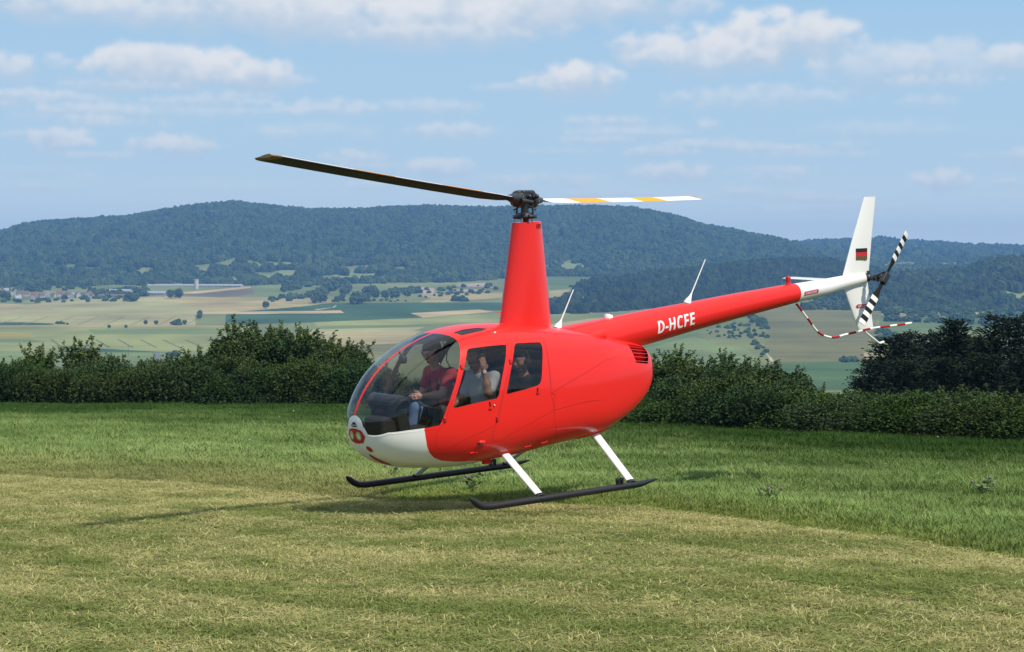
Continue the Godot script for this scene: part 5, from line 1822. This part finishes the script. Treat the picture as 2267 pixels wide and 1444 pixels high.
	hall("farm_shed", "grey farm shed standing behind the low one", Vector3.ZERO, valley_point(243, 650), valley_point(290, 651), 12.0, 4.4, 2.6, wallm, roofg, glassm, 7)
	hall("farm_shed", "small farm shed with a row of windows at the right end of the farm", Vector3.ZERO, valley_point(365, 657), valley_point(386, 657), 8.0, 4.4, 2.0, wallm, roofg, glassm, 4)
	# village at the left foot of the ridge
	var houses := [[6, 648, 0], [14, 645, 1], [22, 650, 2], [34, 648, 1], [43, 652, 2], [58, 652, 0], [74, 654, 0], [75, 660, 0], [92, 656, 2], [104, 652, 1], [118, 655, 2], [132, 652, 0], [140, 656, 2], [150, 654, 2], [160, 655, 1], [172, 655, 2], [186, 652, 0], [198, 653, 0], [40, 663, 1], [203, 655, 2]]
	var protos := []
	for k in 3:
		var hs := thing("village_house", ["white village house with a bright red tiled roof at the foot of the ridge", "white village house with a grey roof at the foot of the ridge", "pale village house with a brown tiled roof at the foot of the ridge"][k], "house", ["red roofed village houses", "grey roofed village houses", "brown roofed village houses"][k])
		house(hs, 9.0, 8.0, 5.0, 4.2, wallm, [roofr, roofg, roofb][k], glassm, 2)
		protos.append(hs)
	var used := [false, false, false]
	for q in houses:
		var k: int = q[2]
		var o: Node3D = protos[k]
		if used[k]:
			o = protos[k].duplicate()
			o.name = numbered("village_house")
			add_child(o, true)
		used[k] = true
		o.position = valley_point(q[0], q[1] + 4)
		o.rotation.y = rng.randf_range(-.6, .6) + (PI / 2 if rng.randf() < .4 else 0.0)
		o.scale = Vector3.ONE * rng.randf_range(.65, .9)
	# a wooden pole by the field road and a small white marker on the far pasture
	var pole := thing("utility_pole", "thin dark wooden pole beside the field road in the valley", "utility pole")
	pole.position = valley_point(283, 788)
	part("post", rod(Vector3(0, -1, 0), Vector3(0, 9, 0), .22, .15, 8).mesh(), bark, pole)
	var bar := MB.new()
	box(bar, Vector3(0, 8.3, 0), Vector3(1.8, .18, .18))
	part("crossbar", bar.mesh(), bark, pole)
	var road := MB.new()
	var pts := [valley_point(345, 782), valley_point(350, 790), valley_point(352, 800), valley_point(352, 812)]
	for i in pts.size() - 1:
		var a: Vector3 = pts[i] + Vector3(0, .5, 0)
		var b: Vector3 = pts[i + 1] + Vector3(0, .5, 0)
		road.quad(a - Vector3(2.6, 0, 0), a + Vector3(2.6, 0, 0), b + Vector3(2.6, 0, 0), b - Vector3(2.6, 0, 0), Vector3.UP)
	tag(part("field_road", road.mesh(), mat("asphalt", lin(.12, .12, .125), .9)), "short grey stretch of road showing above the left hedgerow", "road", "", "structure")

func hall(called: String, label: String, _o: Vector3, a: Vector3, b: Vector3, deep: float, eave: float, ridge: float, wallm: Material, roofm: Material, glassm: Material, bays: int) -> void:
	var t := thing(called, label, "shed", "")
	t.position = (a + b) * .5
	t.position.y = minf(a.y, b.y)
	var along := b - a
	t.rotation.y = -atan2(along.z, along.x) if absf(along.z) < absf(along.x) * .6 else -.25
	house(t, Vector2(along.x, along.z if absf(along.z) < absf(along.x) * .6 else 0.0).length(), deep, eave, ridge, wallm, roofm, glassm, bays)

func house(t: Node3D, wide: float, deep: float, eave: float, ridge: float, wallm: Material, roofm: Material, glassm: Material, bays: int) -> void:
	var w := MB.new()
	box(w, Vector3(0, eave * .5 - .5, 0), Vector3(wide, eave + 1.0, deep))
	for s in [-1.0, 1.0]: w.tri(Vector3(s * wide * .5, eave, -deep * .5), Vector3(s * wide * .5, eave, deep * .5), Vector3(s * wide * .5, eave + ridge, 0))
	part("wall", w.mesh(), wallm, t)
	var r := MB.new()
	var o := .4
	for s in [-1.0, 1.0]:
		var a := Vector3(-wide * .5 - o, eave - .25, s * (deep * .5 + o))
		var b := Vector3(wide * .5 + o, eave - .25, s * (deep * .5 + o))
		var c := Vector3(wide * .5 + o, eave + ridge + .12, 0)
		var d := Vector3(-wide * .5 - o, eave + ridge + .12, 0)
		r.quad(a, b, c, d, Vector3(0, deep * .5, s * ridge).normalized())
		r.quad(a, b, b - Vector3(0, .25, 0), a - Vector3(0, .25, 0), Vector3(0, 0, s))
	part("roof", r.mesh(), roofm, t)
	for s in [-1.0, 1.0]:
		for i in bays:
			var g := MB.new()
			box(g, Vector3(wide * ((i + .5) / bays - .5), eave * .55, s * (deep * .5 + .02)), Vector3(minf(1.4, wide / bays * .5), 1.2, .06))
			part("window", g.mesh(), glassm, t)

# ---------------------------------------------------------------- meadow
func tall_from(x: float) -> float:       # where the uncut grass begins, metres ahead
	return curve([Vector2(-30, 30.5), Vector2(-12, 28.5), Vector2(-7, 27.0), Vector2(-3.5, 24.6), Vector2(-1.5, 22.6), Vector2(0, 21.9), Vector2(1.2, 21.3), Vector2(2.55, 19.3), Vector2(4.2, 15.9), Vector2(8, 9.0), Vector2(14, 2)], x) + 0.35 * noise2.get_noise_2d(x * 30.0, 4.0)

func dryness(x: float, d: float) -> float:      # windrows of dry cuttings lying along the mown edge
	var s := tall_from(x) - d
	var n := noise.get_noise_2d(x * 14.0, d * 26.0)
	var n2 := noise2.get_noise_2d(x * 40.0, d * 70.0)
	var row := 0.5 + 0.5 * sin(s * 3.3 + noise.get_noise_2d(x * 5.0, d * 5.0) * 3.2)
	return clampf(0.30 * row + 0.20 + n * .55 + n2 * .6 + 0.34 * smoothstep(2.6, .2, s) + .22 * smoothstep(-2.0, -7.0, x) * smoothstep(16.0, 21.0, d), 0.0, 1.0)

func make_meadow() -> void:
	var mb := MB.new()
	var xs := []
	var zs := []
	var x := -70.0
	while x <= 70.0:
		xs.append(x)
		x += 0.35 if absf(x) < 12.0 else 1.4
	var z := 72.0
	while z >= -135.0:
		zs.append(z)
		z -= 4.0 if z > 12.0 else (0.35 if z > -32.0 else 1.2)
	for zz in zs:
		for xx in xs:
			var d: float = -zz
			var e := 0.3
			var n := Vector3(ground_y(xx - e, zz) - ground_y(xx + e, zz), 2 * e, ground_y(xx, zz - e) - ground_y(xx, zz + e)).normalized()
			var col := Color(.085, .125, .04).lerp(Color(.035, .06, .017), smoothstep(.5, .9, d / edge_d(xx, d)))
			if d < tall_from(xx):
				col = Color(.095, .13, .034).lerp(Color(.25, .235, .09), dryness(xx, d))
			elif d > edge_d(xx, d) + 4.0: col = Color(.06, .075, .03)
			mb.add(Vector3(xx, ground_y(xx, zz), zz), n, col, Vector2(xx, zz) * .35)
	for i in zs.size() - 1:
		for j in xs.size() - 1:
			var a := i * xs.size() + j
			mb.face(a, a + 1, a + xs.size() + 1); mb.face(a, a + xs.size() + 1, a + xs.size())
	var m := mat("meadow_soil", Color.WHITE, 0.95)
	m.vertex_color_use_as_albedo = true
	m.metallic_specular = 0.1
	m.albedo_texture = noise_tex(1024, 0.03, 6, Color(.55, .55, .5), Color(1, 1, 1), 9)
	tag(part("meadow", mb.mesh(), m), "gently sloping meadow, mown in front and uncut behind", "meadow", "", "structure")

	var gm := mat("grass_blades", Color.WHITE, 0.9)
	gm.vertex_color_use_as_albedo = true
	gm.metallic_specular = 0.08
	gm.backlight_enabled = true
	gm.backlight = Color(.45, .5, .3)
	var short := []
	var tall := []
	for k in 4:
		short.append(tuft(100 + k, 28, .042, .11, .0028, 1.3, true))
		tall.append(tuft(200 + k, 34, .108, .16, .0040, 1.3, false))
	var w := [[], [], [], []]
	var c := [PackedColorArray(), PackedColorArray(), PackedColorArray(), PackedColorArray()]
	var n := 0
	while n < 98000:
		var d := sqrt(rng.randf_range(9.5 * 9.5, 29.0 * 29.0))
		var x2 := d * bearing(rng.randf_range(-480.0, 2750.0))
		n += 1
		if d > tall_from(x2) + .1: continue
		var dr := dryness(x2, d)
		var k := rng.randi() % 4
		var s := rng.randf_range(.7, 1.35)
		w[k].append(Transform3D(Basis(Vector3.UP, rng.randf() * TAU).scaled(Vector3(s, s * rng.randf_range(.6, 1.3), s)), Vector3(x2, ground_y(x2, -d), -d)))
		var straw := rng.randf() < dr * .80
		var col := Color(.46, .42, .20) if straw else Color(.175, .218, .066).lerp(Color(.37, .36, .15), rng.randf() * dr)
		var b := rng.randf_range(.75, 1.25)
		c[k].append(Color(col.r * b, col.g * b, col.b * b))
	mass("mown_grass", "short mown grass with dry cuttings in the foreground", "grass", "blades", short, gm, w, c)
	w = [[], [], [], []]
	c = [PackedColorArray(), PackedColorArray(), PackedColorArray(), PackedColorArray()]
	for zone in [[10.0, 31.0, 68000], [31.0, 78.0, 135000]]:
		for i in zone[2]:
			var d := sqrt(rng.randf_range(zone[0] * zone[0], zone[1] * zone[1]))
			var x2 := d * bearing(rng.randf_range(-460.0, 2730.0))
			var tf := tall_from(x2)
			if d < tf or d > edge_d(x2, d) + 2.0: continue
			var k := rng.randi() % 4
			var clump := noise.get_noise_2d(x2 * 22.0, d * 22.0)
			var s := rng.randf_range(.75, 1.2) * (1.0 + clump * .4) * (1.0 if d < 31.0 else 1.2)
			s *= lerpf(.40, 1.0, smoothstep(0.0, lerpf(2.6, 6.0, smoothstep(-1.0, -5.0, x2)), d - tf)) 
			# the down-draught and the wind lay the grass over
			var lean := Basis(Vector3(0, 0, 1), rng.randf_range(-.35, .1))
			w[k].append(Transform3D(lean * Basis(Vector3.UP, rng.randf() * TAU).scaled(Vector3(s, s, s)), Vector3(x2, ground_y(x2, -d) - .01, -d)))
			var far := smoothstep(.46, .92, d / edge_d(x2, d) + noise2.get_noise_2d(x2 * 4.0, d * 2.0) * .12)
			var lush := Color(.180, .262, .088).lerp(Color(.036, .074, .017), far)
			var pale := smoothstep(.05, .5, noise.get_noise_2d(x2 * 5.0 + 70.0, d * 9.0)) * (1.0 - far)
			lush = lush.lerp(Color(.23, .32, .12), pale * .75)
			lush = (Color(.19, .24, .06) if x2 > -1.5 else Color(.24, .25, .10)).lerp(lush, smoothstep(0.0, 3.6 if x2 > -1.5 else 8.0, d - tf))
			if rng.randf() < .07 * (1.0 - far): lush = lush.lerp(Color(.36, .34, .15), .6)
			var b := rng.randf_range(.75, 1.25) * (1.0 + clump * .25)
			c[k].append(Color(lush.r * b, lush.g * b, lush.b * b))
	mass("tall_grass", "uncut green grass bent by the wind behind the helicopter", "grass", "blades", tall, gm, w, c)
	# weeds and flower heads standing in the uncut grass
	var leaf := mat("weed_leaves", Color.WHITE, .7)
	leaf.vertex_color_use_as_albedo = true
	var pw := []
	var pc := PackedColorArray()
	var head := MB.new()
	for i in 7:
		var a := TAU * i / 7.0
		ball(head, Vector3(cos(a) * .028, rng.randf_range(-.008, .008), sin(a) * .028), Vector3(.016, .010, .016), 6, 4)
	tube(head, [Vector3(0, -.30, 0), Vector3(.01, -.15, 0), Vector3(0, 0, 0)], [.004, .004, .003], 5, [Color(.12, .2, .05), Color(.12, .2, .05), Color(.12, .2, .05)])
	for i in 200:
		var d := sqrt(rng.randf_range(20.0 * 20.0, 62.0 * 62.0))
		var px := rng.randf_range(0.0, 2267.0)
		if d < 36.0 and rng.randf() < .8: continue
		var x2 := d * bearing(px)
		if d < tall_from(x2) + 1.0 or d > edge_d(x2, d): continue
		if noise.get_noise_2d(x2 * 6.0, d * 4.0) < -.05: continue
		var s := rng.randf_range(.3, .6)
		pw.append(Transform3D(Basis(Vector3.UP, rng.randf() * TAU).scaled(Vector3.ONE * s), Vector3(x2, ground_y(x2, -d) + .22 * s, -d)))
		var col := Color(.60, .62, .55)
		var r := rng.randf()
		if r < .05: col = Color(.30, .10, .28)
		elif r < .10: col = Color(.65, .52, .06)
		pc.append(col)
	tag(scatter("wild_flowers", head.mesh(), leaf, pw, pc), "white flower heads scattered in the uncut grass", "wild flowers", "", "stuff")
	# a few taller weeds that stand out one by one
	for q in [[1705, 1125, .22, 0, "leafy thistle-like weed standing in the uncut grass right of the near skid"], [2180, 1110, .25, 0, "largest leafy weed, near the right edge of the uncut grass"], [1050, 1095, .24, 0, "dark leafy weed rising behind the helicopter's near skid"], [870, 1065, .22, 0, "low leafy weed below the helicopter's nose, beside the far skid"]]:
		var d: float = 1.7 / (-rise(q[1]) - SLOPE)
		var x2: float = d * bearing(q[0])
		var t := thing("meadow_weed", q[4], "weed", "weeds in the uncut grass")
		t.position = Vector3(x2, ground_y(x2, -d), -d)
		var st := MB.new()
		var lv := MB.new()
		for b in 5:
			var a := rng.randf() * TAU
			var tip := Vector3(cos(a) * .14, q[2] * rng.randf_range(.7, 1.1), sin(a) * .14)
			var mid := Vector3(cos(a) * .04, q[2] * .4, sin(a) * .04)
			tube(st, [Vector3.ZERO, mid, tip], [.006, .005, .003], 5)
			for l in 9:
				var f := rng.randf_range(.25, 1.0)
				var p := Vector3.ZERO.lerp(mid, f * 2.0) if f < .5 else mid.lerp(tip, f * 2.0 - 1.0)
				one_leaf(lv, p, Vector3(rng.randf_range(-1, 1), rng.randf_range(-.1, .8), rng.randf_range(-1, 1)), .09, .035, Color(.12, .19, .055) * rng.randf_range(.7, 1.3))
			if q[3] == 1:
				for h in 6: ball(lv, tip + Vector3(rng.randf_range(-.05, .05), rng.randf_range(-.01, .02), rng.randf_range(-.05, .05)), Vector3(.011, .007, .011), 6, 4, Color(.50, .54, .42))
			else: ball(lv, tip, Vector3(.016, .02, .016), 6, 5, Color(.17, .12, .13))
		part("stem", st.mesh(), mat("weed_stem", lin(.10, .14, .05), .8), t)
		part("foliage", lv.mesh(), leaf, t)

func tuft(seed_: int, count: int, tall: float, wide: float, width: float, lean: float, cut: bool) -> ArrayMesh:
	var r := RandomNumberGenerator.new()
	r.seed = seed_
	var mb := MB.new()
	for i in count:
		var a := r.randf() * TAU
		var p := Vector3(cos(a), 0, sin(a)) * wide * sqrt(r.randf())
		var b := r.randf() * TAU
		var out := Vector3(cos(b), 0, sin(b))
		var side := Vector3(-out.z, 0, out.x)
		var h := tall * r.randf_range(.55, 1.25)
		var l := lean * r.randf_range(.2, 1.2)
		if cut and r.randf() < .42:      # a cut stalk lying on the ground
			h = .012; l = 9.0
			p.y = r.randf_range(.008, .04)
		var w := width * r.randf_range(.7, 1.3)
		var k := r.randf_range(.72, 1.22)
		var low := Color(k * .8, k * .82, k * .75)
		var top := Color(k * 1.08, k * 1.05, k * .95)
		var m := p + Vector3.UP * h * .55 + out * h * l * .28
		var t := p + Vector3.UP * h * (.92 if l < 3.0 else .6) + out * h * l
		var n := out.cross(side)
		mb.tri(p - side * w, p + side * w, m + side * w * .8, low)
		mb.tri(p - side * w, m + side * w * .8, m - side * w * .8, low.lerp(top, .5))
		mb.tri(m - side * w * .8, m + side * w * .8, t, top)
	return mb.mesh()

# ---------------------------------------------------------------- bushes and trees
func one_leaf(mb: MB, p: Vector3, dir: Vector3, l: float, w: float, col: Color) -> void:
	var d := dir.normalized()
	var s := d.cross(Vector3(rng.randf_range(-1, 1), rng.randf_range(-1, 1), rng.randf_range(-1, 1))).normalized() * w * .5
	var fold := d.cross(s).normalized() * w * .18
	var m := p + d * l * .45
	mb.tri(p, m + s + fold, p + d * l, col)
	mb.tri(p, p + d * l, m - s + fold, col)

func bush(seed_: int, wide: float, tall: float, lobes: int, leaves: int, leaf_l: float, shoots: int, base: Color, gappy := 0.0) -> Array:   # [crown mesh, stem mesh]
	rng.seed = seed_
	var mb := MB.new()
	var stem := MB.new()
	var ls := []
	for i in lobes:
		var a := rng.randf() * TAU
		var r := sqrt(rng.randf()) * wide * .40
		var f := rng.randf()
		var y := tall * lerpf(.22, .78, f) * (1.0 - .25 * r / wide)
		var s := wide * lerpf(.30, .19, f) * rng.randf_range(.8, 1.2)
		ls.append([Vector3(cos(a) * r, y, sin(a) * r), Vector3(s, s * rng.randf_range(.8, 1.15), s)])
	for l in ls:
		var mid: Vector3 = Vector3(l[0].x * .35, l[0].y * .5, l[0].z * .35)
		tube(stem, [Vector3(l[0].x * .15, -.1, l[0].z * .15), mid, l[0]], [.035, .025, .012], 6)
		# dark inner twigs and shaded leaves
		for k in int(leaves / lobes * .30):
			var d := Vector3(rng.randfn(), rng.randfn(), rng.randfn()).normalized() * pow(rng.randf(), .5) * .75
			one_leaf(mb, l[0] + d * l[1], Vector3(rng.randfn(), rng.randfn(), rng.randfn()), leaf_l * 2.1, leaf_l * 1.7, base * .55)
	for k in leaves:
		var l: Array = ls[rng.randi() % ls.size()]
		var d := Vector3(rng.randfn(), rng.randfn() + .25, rng.randfn()).normalized()
		var n := noise.get_noise_3dv((l[0] + d) * 55.0)
		if n < -.25 + gappy: continue
		var p: Vector3 = l[0] + d * l[1] * (rng.randf_range(.74, 1.04) + n * .22)
		if p.y < .02: continue
		var k2 := rng.randf_range(.65, 1.35)
		var col := base * k2
		if rng.randf() < .22: col = base.lerp(Color(.115, .165, .05), .55)
		one_leaf(mb, p, d + Vector3(rng.randfn(), rng.randfn() * .6 + .25, rng.randfn()) * .8, leaf_l * rng.randf_range(.7, 1.3), leaf_l * .58, col)
	for k in shoots:
		var l: Array = ls[rng.randi() % ls.size()]
		if l[0].y < tall * .45: continue
		var d := Vector3(rng.randfn() * .35, 1.0, rng.randfn() * .35).normalized()
		var p: Vector3 = l[0] + Vector3(rng.randfn() * .5, .5, rng.randfn() * .5) * l[1]
		var len_ := tall * rng.randf_range(.14, .36)
		var bend := Vector3(rng.randfn(), 0, rng.randfn()) * .25
		var pts := [p, p + d * len_ * .5 + bend * len_ * .2, p + d * len_ + bend * len_ * .7]
		tube(stem, pts, [.012, .009, .004], 5)
		for j in int(len_ / (leaf_l * .16)):
			var t := rng.randf_range(.05, 1.0)
			var q: Vector3 = (pts[0] as Vector3).lerp(pts[1], t * 2.0) if t < .5 else (pts[1] as Vector3).lerp(pts[2], t * 2.0 - 1.0)
			one_leaf(mb, q, Vector3(rng.randfn(), rng.randfn() * .5 + .25, rng.randfn()), leaf_l * rng.randf_range(.9, 1.4) * (1.15 - t * .4), leaf_l * .62, base.lerp(Color(.12, .17, .05), .35) * rng.randf_range(.75, 1.3))
	return [mb.mesh(), stem.mesh()]

func conifer(seed_: int, wide: float, tall: float, whorls: int, base: Color, round_ := 0.0) -> Array:
	rng.seed = seed_
	var mb := MB.new()
	var stem := MB.new()
	tube(stem, [Vector3(0, -.2, 0), Vector3(0, tall * .5, 0), Vector3(0, tall * .98, 0)], [tall * .022, tall * .014, .01], 8)
	for w in whorls:
		var f := float(w) / whorls
		var y := tall * lerpf(.08, .99, f)
		var reach := wide * .5 * (pow(1.0 - f, .75 - round_ * .35)) * (smoothstep(-.15, .18, f)) + .10
		var n := int(lerpf(13, 6, f))
		for b in n:
			var a := TAU * b / n + rng.randf_range(-.3, .3) + w
			var r := reach * rng.randf_range(.65, 1.15)
			var tip := Vector3(cos(a) * r, y - r * lerpf(.28, -.25, f) + rng.randf_range(-.1, .1), sin(a) * r)
			var root := Vector3(0, y, 0)
			tube(stem, [root, tip], [.03 * (1.0 - f) + .008, .004], 5)
			for j in int(30 + 70 * r):
				var t := pow(rng.randf(), .7)
				var p := root.lerp(tip, t) + Vector3(rng.randfn(), rng.randfn() * .6 - .3, rng.randfn()) * .10 * (1.0 + r * .25)
				one_leaf(mb, p, (tip - root).normalized() * .9 + Vector3(rng.randfn() * .6, rng.randfn() * .4 + .15, rng.randfn() * .6), .20, .06, base * rng.randf_range(.6, 1.45))
	return [mb.mesh(), stem.mesh()]

func make_bushes() -> void:
	var leaf := mat("shrub_leaves", Color.WHITE, .55)
	leaf.vertex_color_use_as_albedo = true
	leaf.metallic_specular = 0.3
	leaf.backlight_enabled = true
	leaf.backlight = Color(.35, .40, .2)
	var leaves := [leaf]
	for q in [Color(1.0, .97, .80), Color(.78, .88, .80), Color(.93, 1.0, .66)]:
		var other: StandardMaterial3D = leaf.duplicate()
		other.resource_name = "shrub_leaves"
		other.albedo_color = q
		leaves.append(other)
	var needle := mat("needles", Color.WHITE, .7)
	needle.vertex_color_use_as_albedo = true
	needle.metallic_specular = 0.25
	var bark := mat("shrub_bark", lin(.06, .05, .04), .9)
	var green := Color(.040, .072, .022)
	var kinds := [bush(11, 2.9, 2.0, 12, 11500, .095, 16, green), bush(12, 2.7, 2.6, 14, 12500, .10, 30, green * .95), bush(13, 2.3, 3.2, 13, 11000, .11, 60, green.lerp(Color(.05, .09, .03), .5), .05),
		bush(14, 3.4, 1.5, 13, 11500, .085, 12, green * .9), bush(15, 1.5, 2.7, 7, 3600, .12, 34, green * 1.15, .12), conifer(16, 4.2, 8.0, 26, Color(.014, .026, .014)), conifer(17, 5.2, 7.4, 22, Color(.017, .028, .016), .6)]
	var tall := [2.15, 2.75, 3.45, 1.6, 3.0, 8.0, 7.4]
	rng.seed = 5150
	# [bearing pixel, metres behind the meadow edge, kind, height of its top in the photograph, label, group]
	var L := "low dense bush in the dark hedgerow at the left end of the meadow"
	var LG := "low bushes of the left hedgerow"
	var Rr := "low dense bush in the dark hedgerow along the right side of the meadow"
	var RG := "low bushes of the right hedgerow"
	var B := "low bush of the hedgerow behind the hovering helicopter"
	var BG := "hedgerow bushes behind the helicopter"
	var list := [
		[15, 3, 1, 785, "dark bush at the left edge of the picture, leftmost of the hedgerow", ""], [85, 4.5, 4, 735, "slender leafy sapling left of the taller one, above the left hedgerow", ""], [178, 5, 4, 718, "tallest slender sapling standing alone above the left hedgerow", ""],
		[255, 4, 4, 765, "small thin sapling with one leaning sprig right of the two tall saplings", ""], [430, 4, 1, 760, "rounded bush at the left foot of the tall shrub thicket", ""], [480, 5, 1, 742, "bushy shrub stepping up to the tall thicket from the left", ""],
		[545, 5, 2, 695, "highest shrub of the left hedgerow with upright leafy shoots", ""], [605, 5.5, 2, 706, "tall shrub in the middle of the thicket, shoots against the fields", ""], [670, 5, 2, 712, "tall shrub with forked top right of the thicket's middle", ""], [735, 5, 2, 735, "shrub thinning out towards the helicopter's nose", ""],
		[572, 4.5, 1, 714, "dense bush under the highest shoots of the left thicket", ""], [640, 4.5, 1, 718, "dense bush in the middle of the left thicket", ""], [702, 4.5, 1, 722, "dense bush in the right half of the left thicket", ""], [755, 4, 1, 742, "dense bush between the left thicket and the helicopter's nose", ""],
		[778, 4, 4, 728, "slim shoot-like sapling just left of the helicopter's windshield", ""], [805, 3, 1, 790, "rounded bush half hidden by the helicopter's nose", ""]]
	for q in [[-420, 2, 0, 800], [-350, 2, 1, 790], [-280, 2, 0, 805], [-210, 2, 1, 795], [-140, 2, 0, 800], [-60, 3, 1, 790], [50, 1, 0, 805], [110, 2, 0, 798], [150, 1, 3, 815], [205, 2, 0, 800], [265, 1.5, 0, 812], [320, 2.5, 0, 800], [365, 1.5, 0, 806], [410, 1, 3, 820], [470, 1.5, 0, 800], [530, 1.5, 1, 780], [590, 1, 0, 795], [640, 2, 1, 775], [700, 1, 0, 795], [755, 2, 1, 780], [805, 1, 0, 815], [20, .5, 3, 835], [95, .3, 3, 840], [185, .4, 3, 838], [240, .4, 3, 842], [300, .3, 3, 838], [350, .5, 3, 840], [450, .3, 3, 845], [510, .5, 3, 840], [570, .4, 3, 838], [660, .4, 3, 842], [730, .3, 3, 840], [790, .4, 3, 845]]: list.append([q[0], q[1], q[2], q[3], L, LG])
	for q in [[850, 2, 0, 830], [900, 2, 0, 836], [950, 2, 0, 842], [1005, 2, 0, 846], [1060, 2, 0, 850], [1120, 2, 0, 855], [1180, 2, 0, 858], [1240, 2, 0, 860], [1300, 2, 0, 860], [1350, 2, 0, 840]]: list.append([q[0], q[1], q[2], q[3], B, BG])
	list.append_array([[1455, 4, 1, 772, "dense bush left of the tallest shrub in the right hedgerow", ""], [1522, 3.5, 1, 776, "dense bush right of the tallest shrub in the right hedgerow", ""], [1632, 3.5, 1, 784, "dense bush under the second peak of the right hedgerow", ""], [1705, 3.5, 1, 798, "dense bush before the drop of the right hedgerow", ""], [1420, 4, 1, 775, "bush with leafy top just behind the helicopter's tail end of the cabin", ""], [1490, 4.5, 2, 758, "tallest shrub of the right hedgerow, below the tail boom lettering", ""], [1545, 4, 1, 785, "shrub with ragged top between the two peaks of the right hedgerow", ""], [1605, 4.5, 2, 768, "second tallest shrub of the right hedgerow, with spreading top sprigs", ""],
		[1665, 4, 1, 780, "broad shrub sloping down right of the second peak", ""], [1725, 4, 1, 788, "shrub with arching sprigs where the right hedgerow drops", ""], [1890, 3, 4, 842, "small upright shrub at the gap before the dark conifers", ""], [1990, 1.5, 1, 862, "sunlit bush in front of the left conifer", ""], [2120, 1.5, 1, 842, "sunlit green bush in front of the middle of the conifer group", ""], [2220, 1.2, 1, 858, "bush in front of the conifer at the right edge", ""]])
	for q in [[1400, 1.5, 0, 830], [1455, 1, 0, 840], [1520, 1.5, 0, 832], [1580, 1, 0, 840], [1640, 1.5, 0, 835], [1700, 1.5, 0, 845], [1755, 2, 0, 845], [1810, 1.5, 0, 862], [1860, 1.5, 0, 868], [1925, 1.5, 0, 865], [1960, 1, 3, 878], [2050, 1, 0, 862], [2160, 1, 0, 868], [2290, 1, 1, 860], [2350, 1, 1, 850], [2420, 1.5, 0, 858], [2490, 1.5, 1, 848], [2560, 1.5, 0, 860], [2640, 1.5, 1, 850], [2720, 1.5, 0, 858], [1430, .4, 3, 875], [1500, .4, 3, 880], [1570, .4, 3, 882], [1645, .4, 3, 884], [1720, .4, 3, 886], [1790, .4, 3, 890], [1865, .4, 3, 893], [1940, .3, 3, 898], [2015, .3, 3, 900], [2090, .3, 3, 902], [2170, .3, 3, 900], [2250, .3, 3, 902], [2330, .3, 3, 902]]: list.append([q[0], q[1], q[2], q[3], Rr, RG])
	list.append_array([[1985, 34, 6, 735, "dark conifer at the left of the group beyond the right hedgerow", ""], [2045, 40, 6, 728, "dark conifer standing behind the group's left conifer", ""], [2115, 32, 5, 698, "tallest dark conifer in the middle of the group at right", ""], [2170, 38, 6, 735, "broad dark conifer right of the tallest one", ""], [2235, 30, 6, 690, "tall broad conifer at the right edge of the picture", ""], [1945, 30, 6, 790, "low spreading dark conifer at the left foot of the group", ""], [2010, 26, 6, 790, "rounded dark conifer in front of the group's left side", ""], [2090, 25, 6, 782, "rounded dark conifer in front of the tallest one", ""], [2190, 25, 6, 775, "rounded dark conifer in front of the group's right side", ""], [2330, 30, 5, 690, "dark spruce just outside the right edge", ""], [2290, 24, 6, 760, "dark conifer half outside the right edge", ""]])
	for q in list:
		var k: int = q[2]
		var con := k >= 5
		var px: float = q[0]
		var d: float = curve([Vector2(-900, 80), Vector2(-400, 73), Vector2(0, 69), Vector2(830, 66), Vector2(1390, 49.5), Vector2(1700, 44.5), Vector2(2267, 39), Vector2(2900, 34)], px) + q[1]
		var x := d * bearing(px)
		var gy := ground_y(x, -d)
		var top: float = 1.7 + d * rise(q[3] + (rng.randf_range(-24, 10) if q[5] != "" else 0.0))
		var s: float = (top - gy) / tall[k]
		var t := thing("conifer" if con else ("sapling" if k == 4 else "bush"), q[4], "tree" if con or k == 4 else "bush", q[5])
		t.position = Vector3(x, gy - .05, -d)
		t.rotation.y = rng.randf() * TAU
		var wide := clampf(s * rng.randf_range(.85, 1.3), .72, 1.4) if not con else s * 1.3
		t.scale = Vector3(wide, s, wide)
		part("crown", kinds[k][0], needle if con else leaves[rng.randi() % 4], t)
		part("trunk" if con else "stems", kinds[k][1], bark, t)
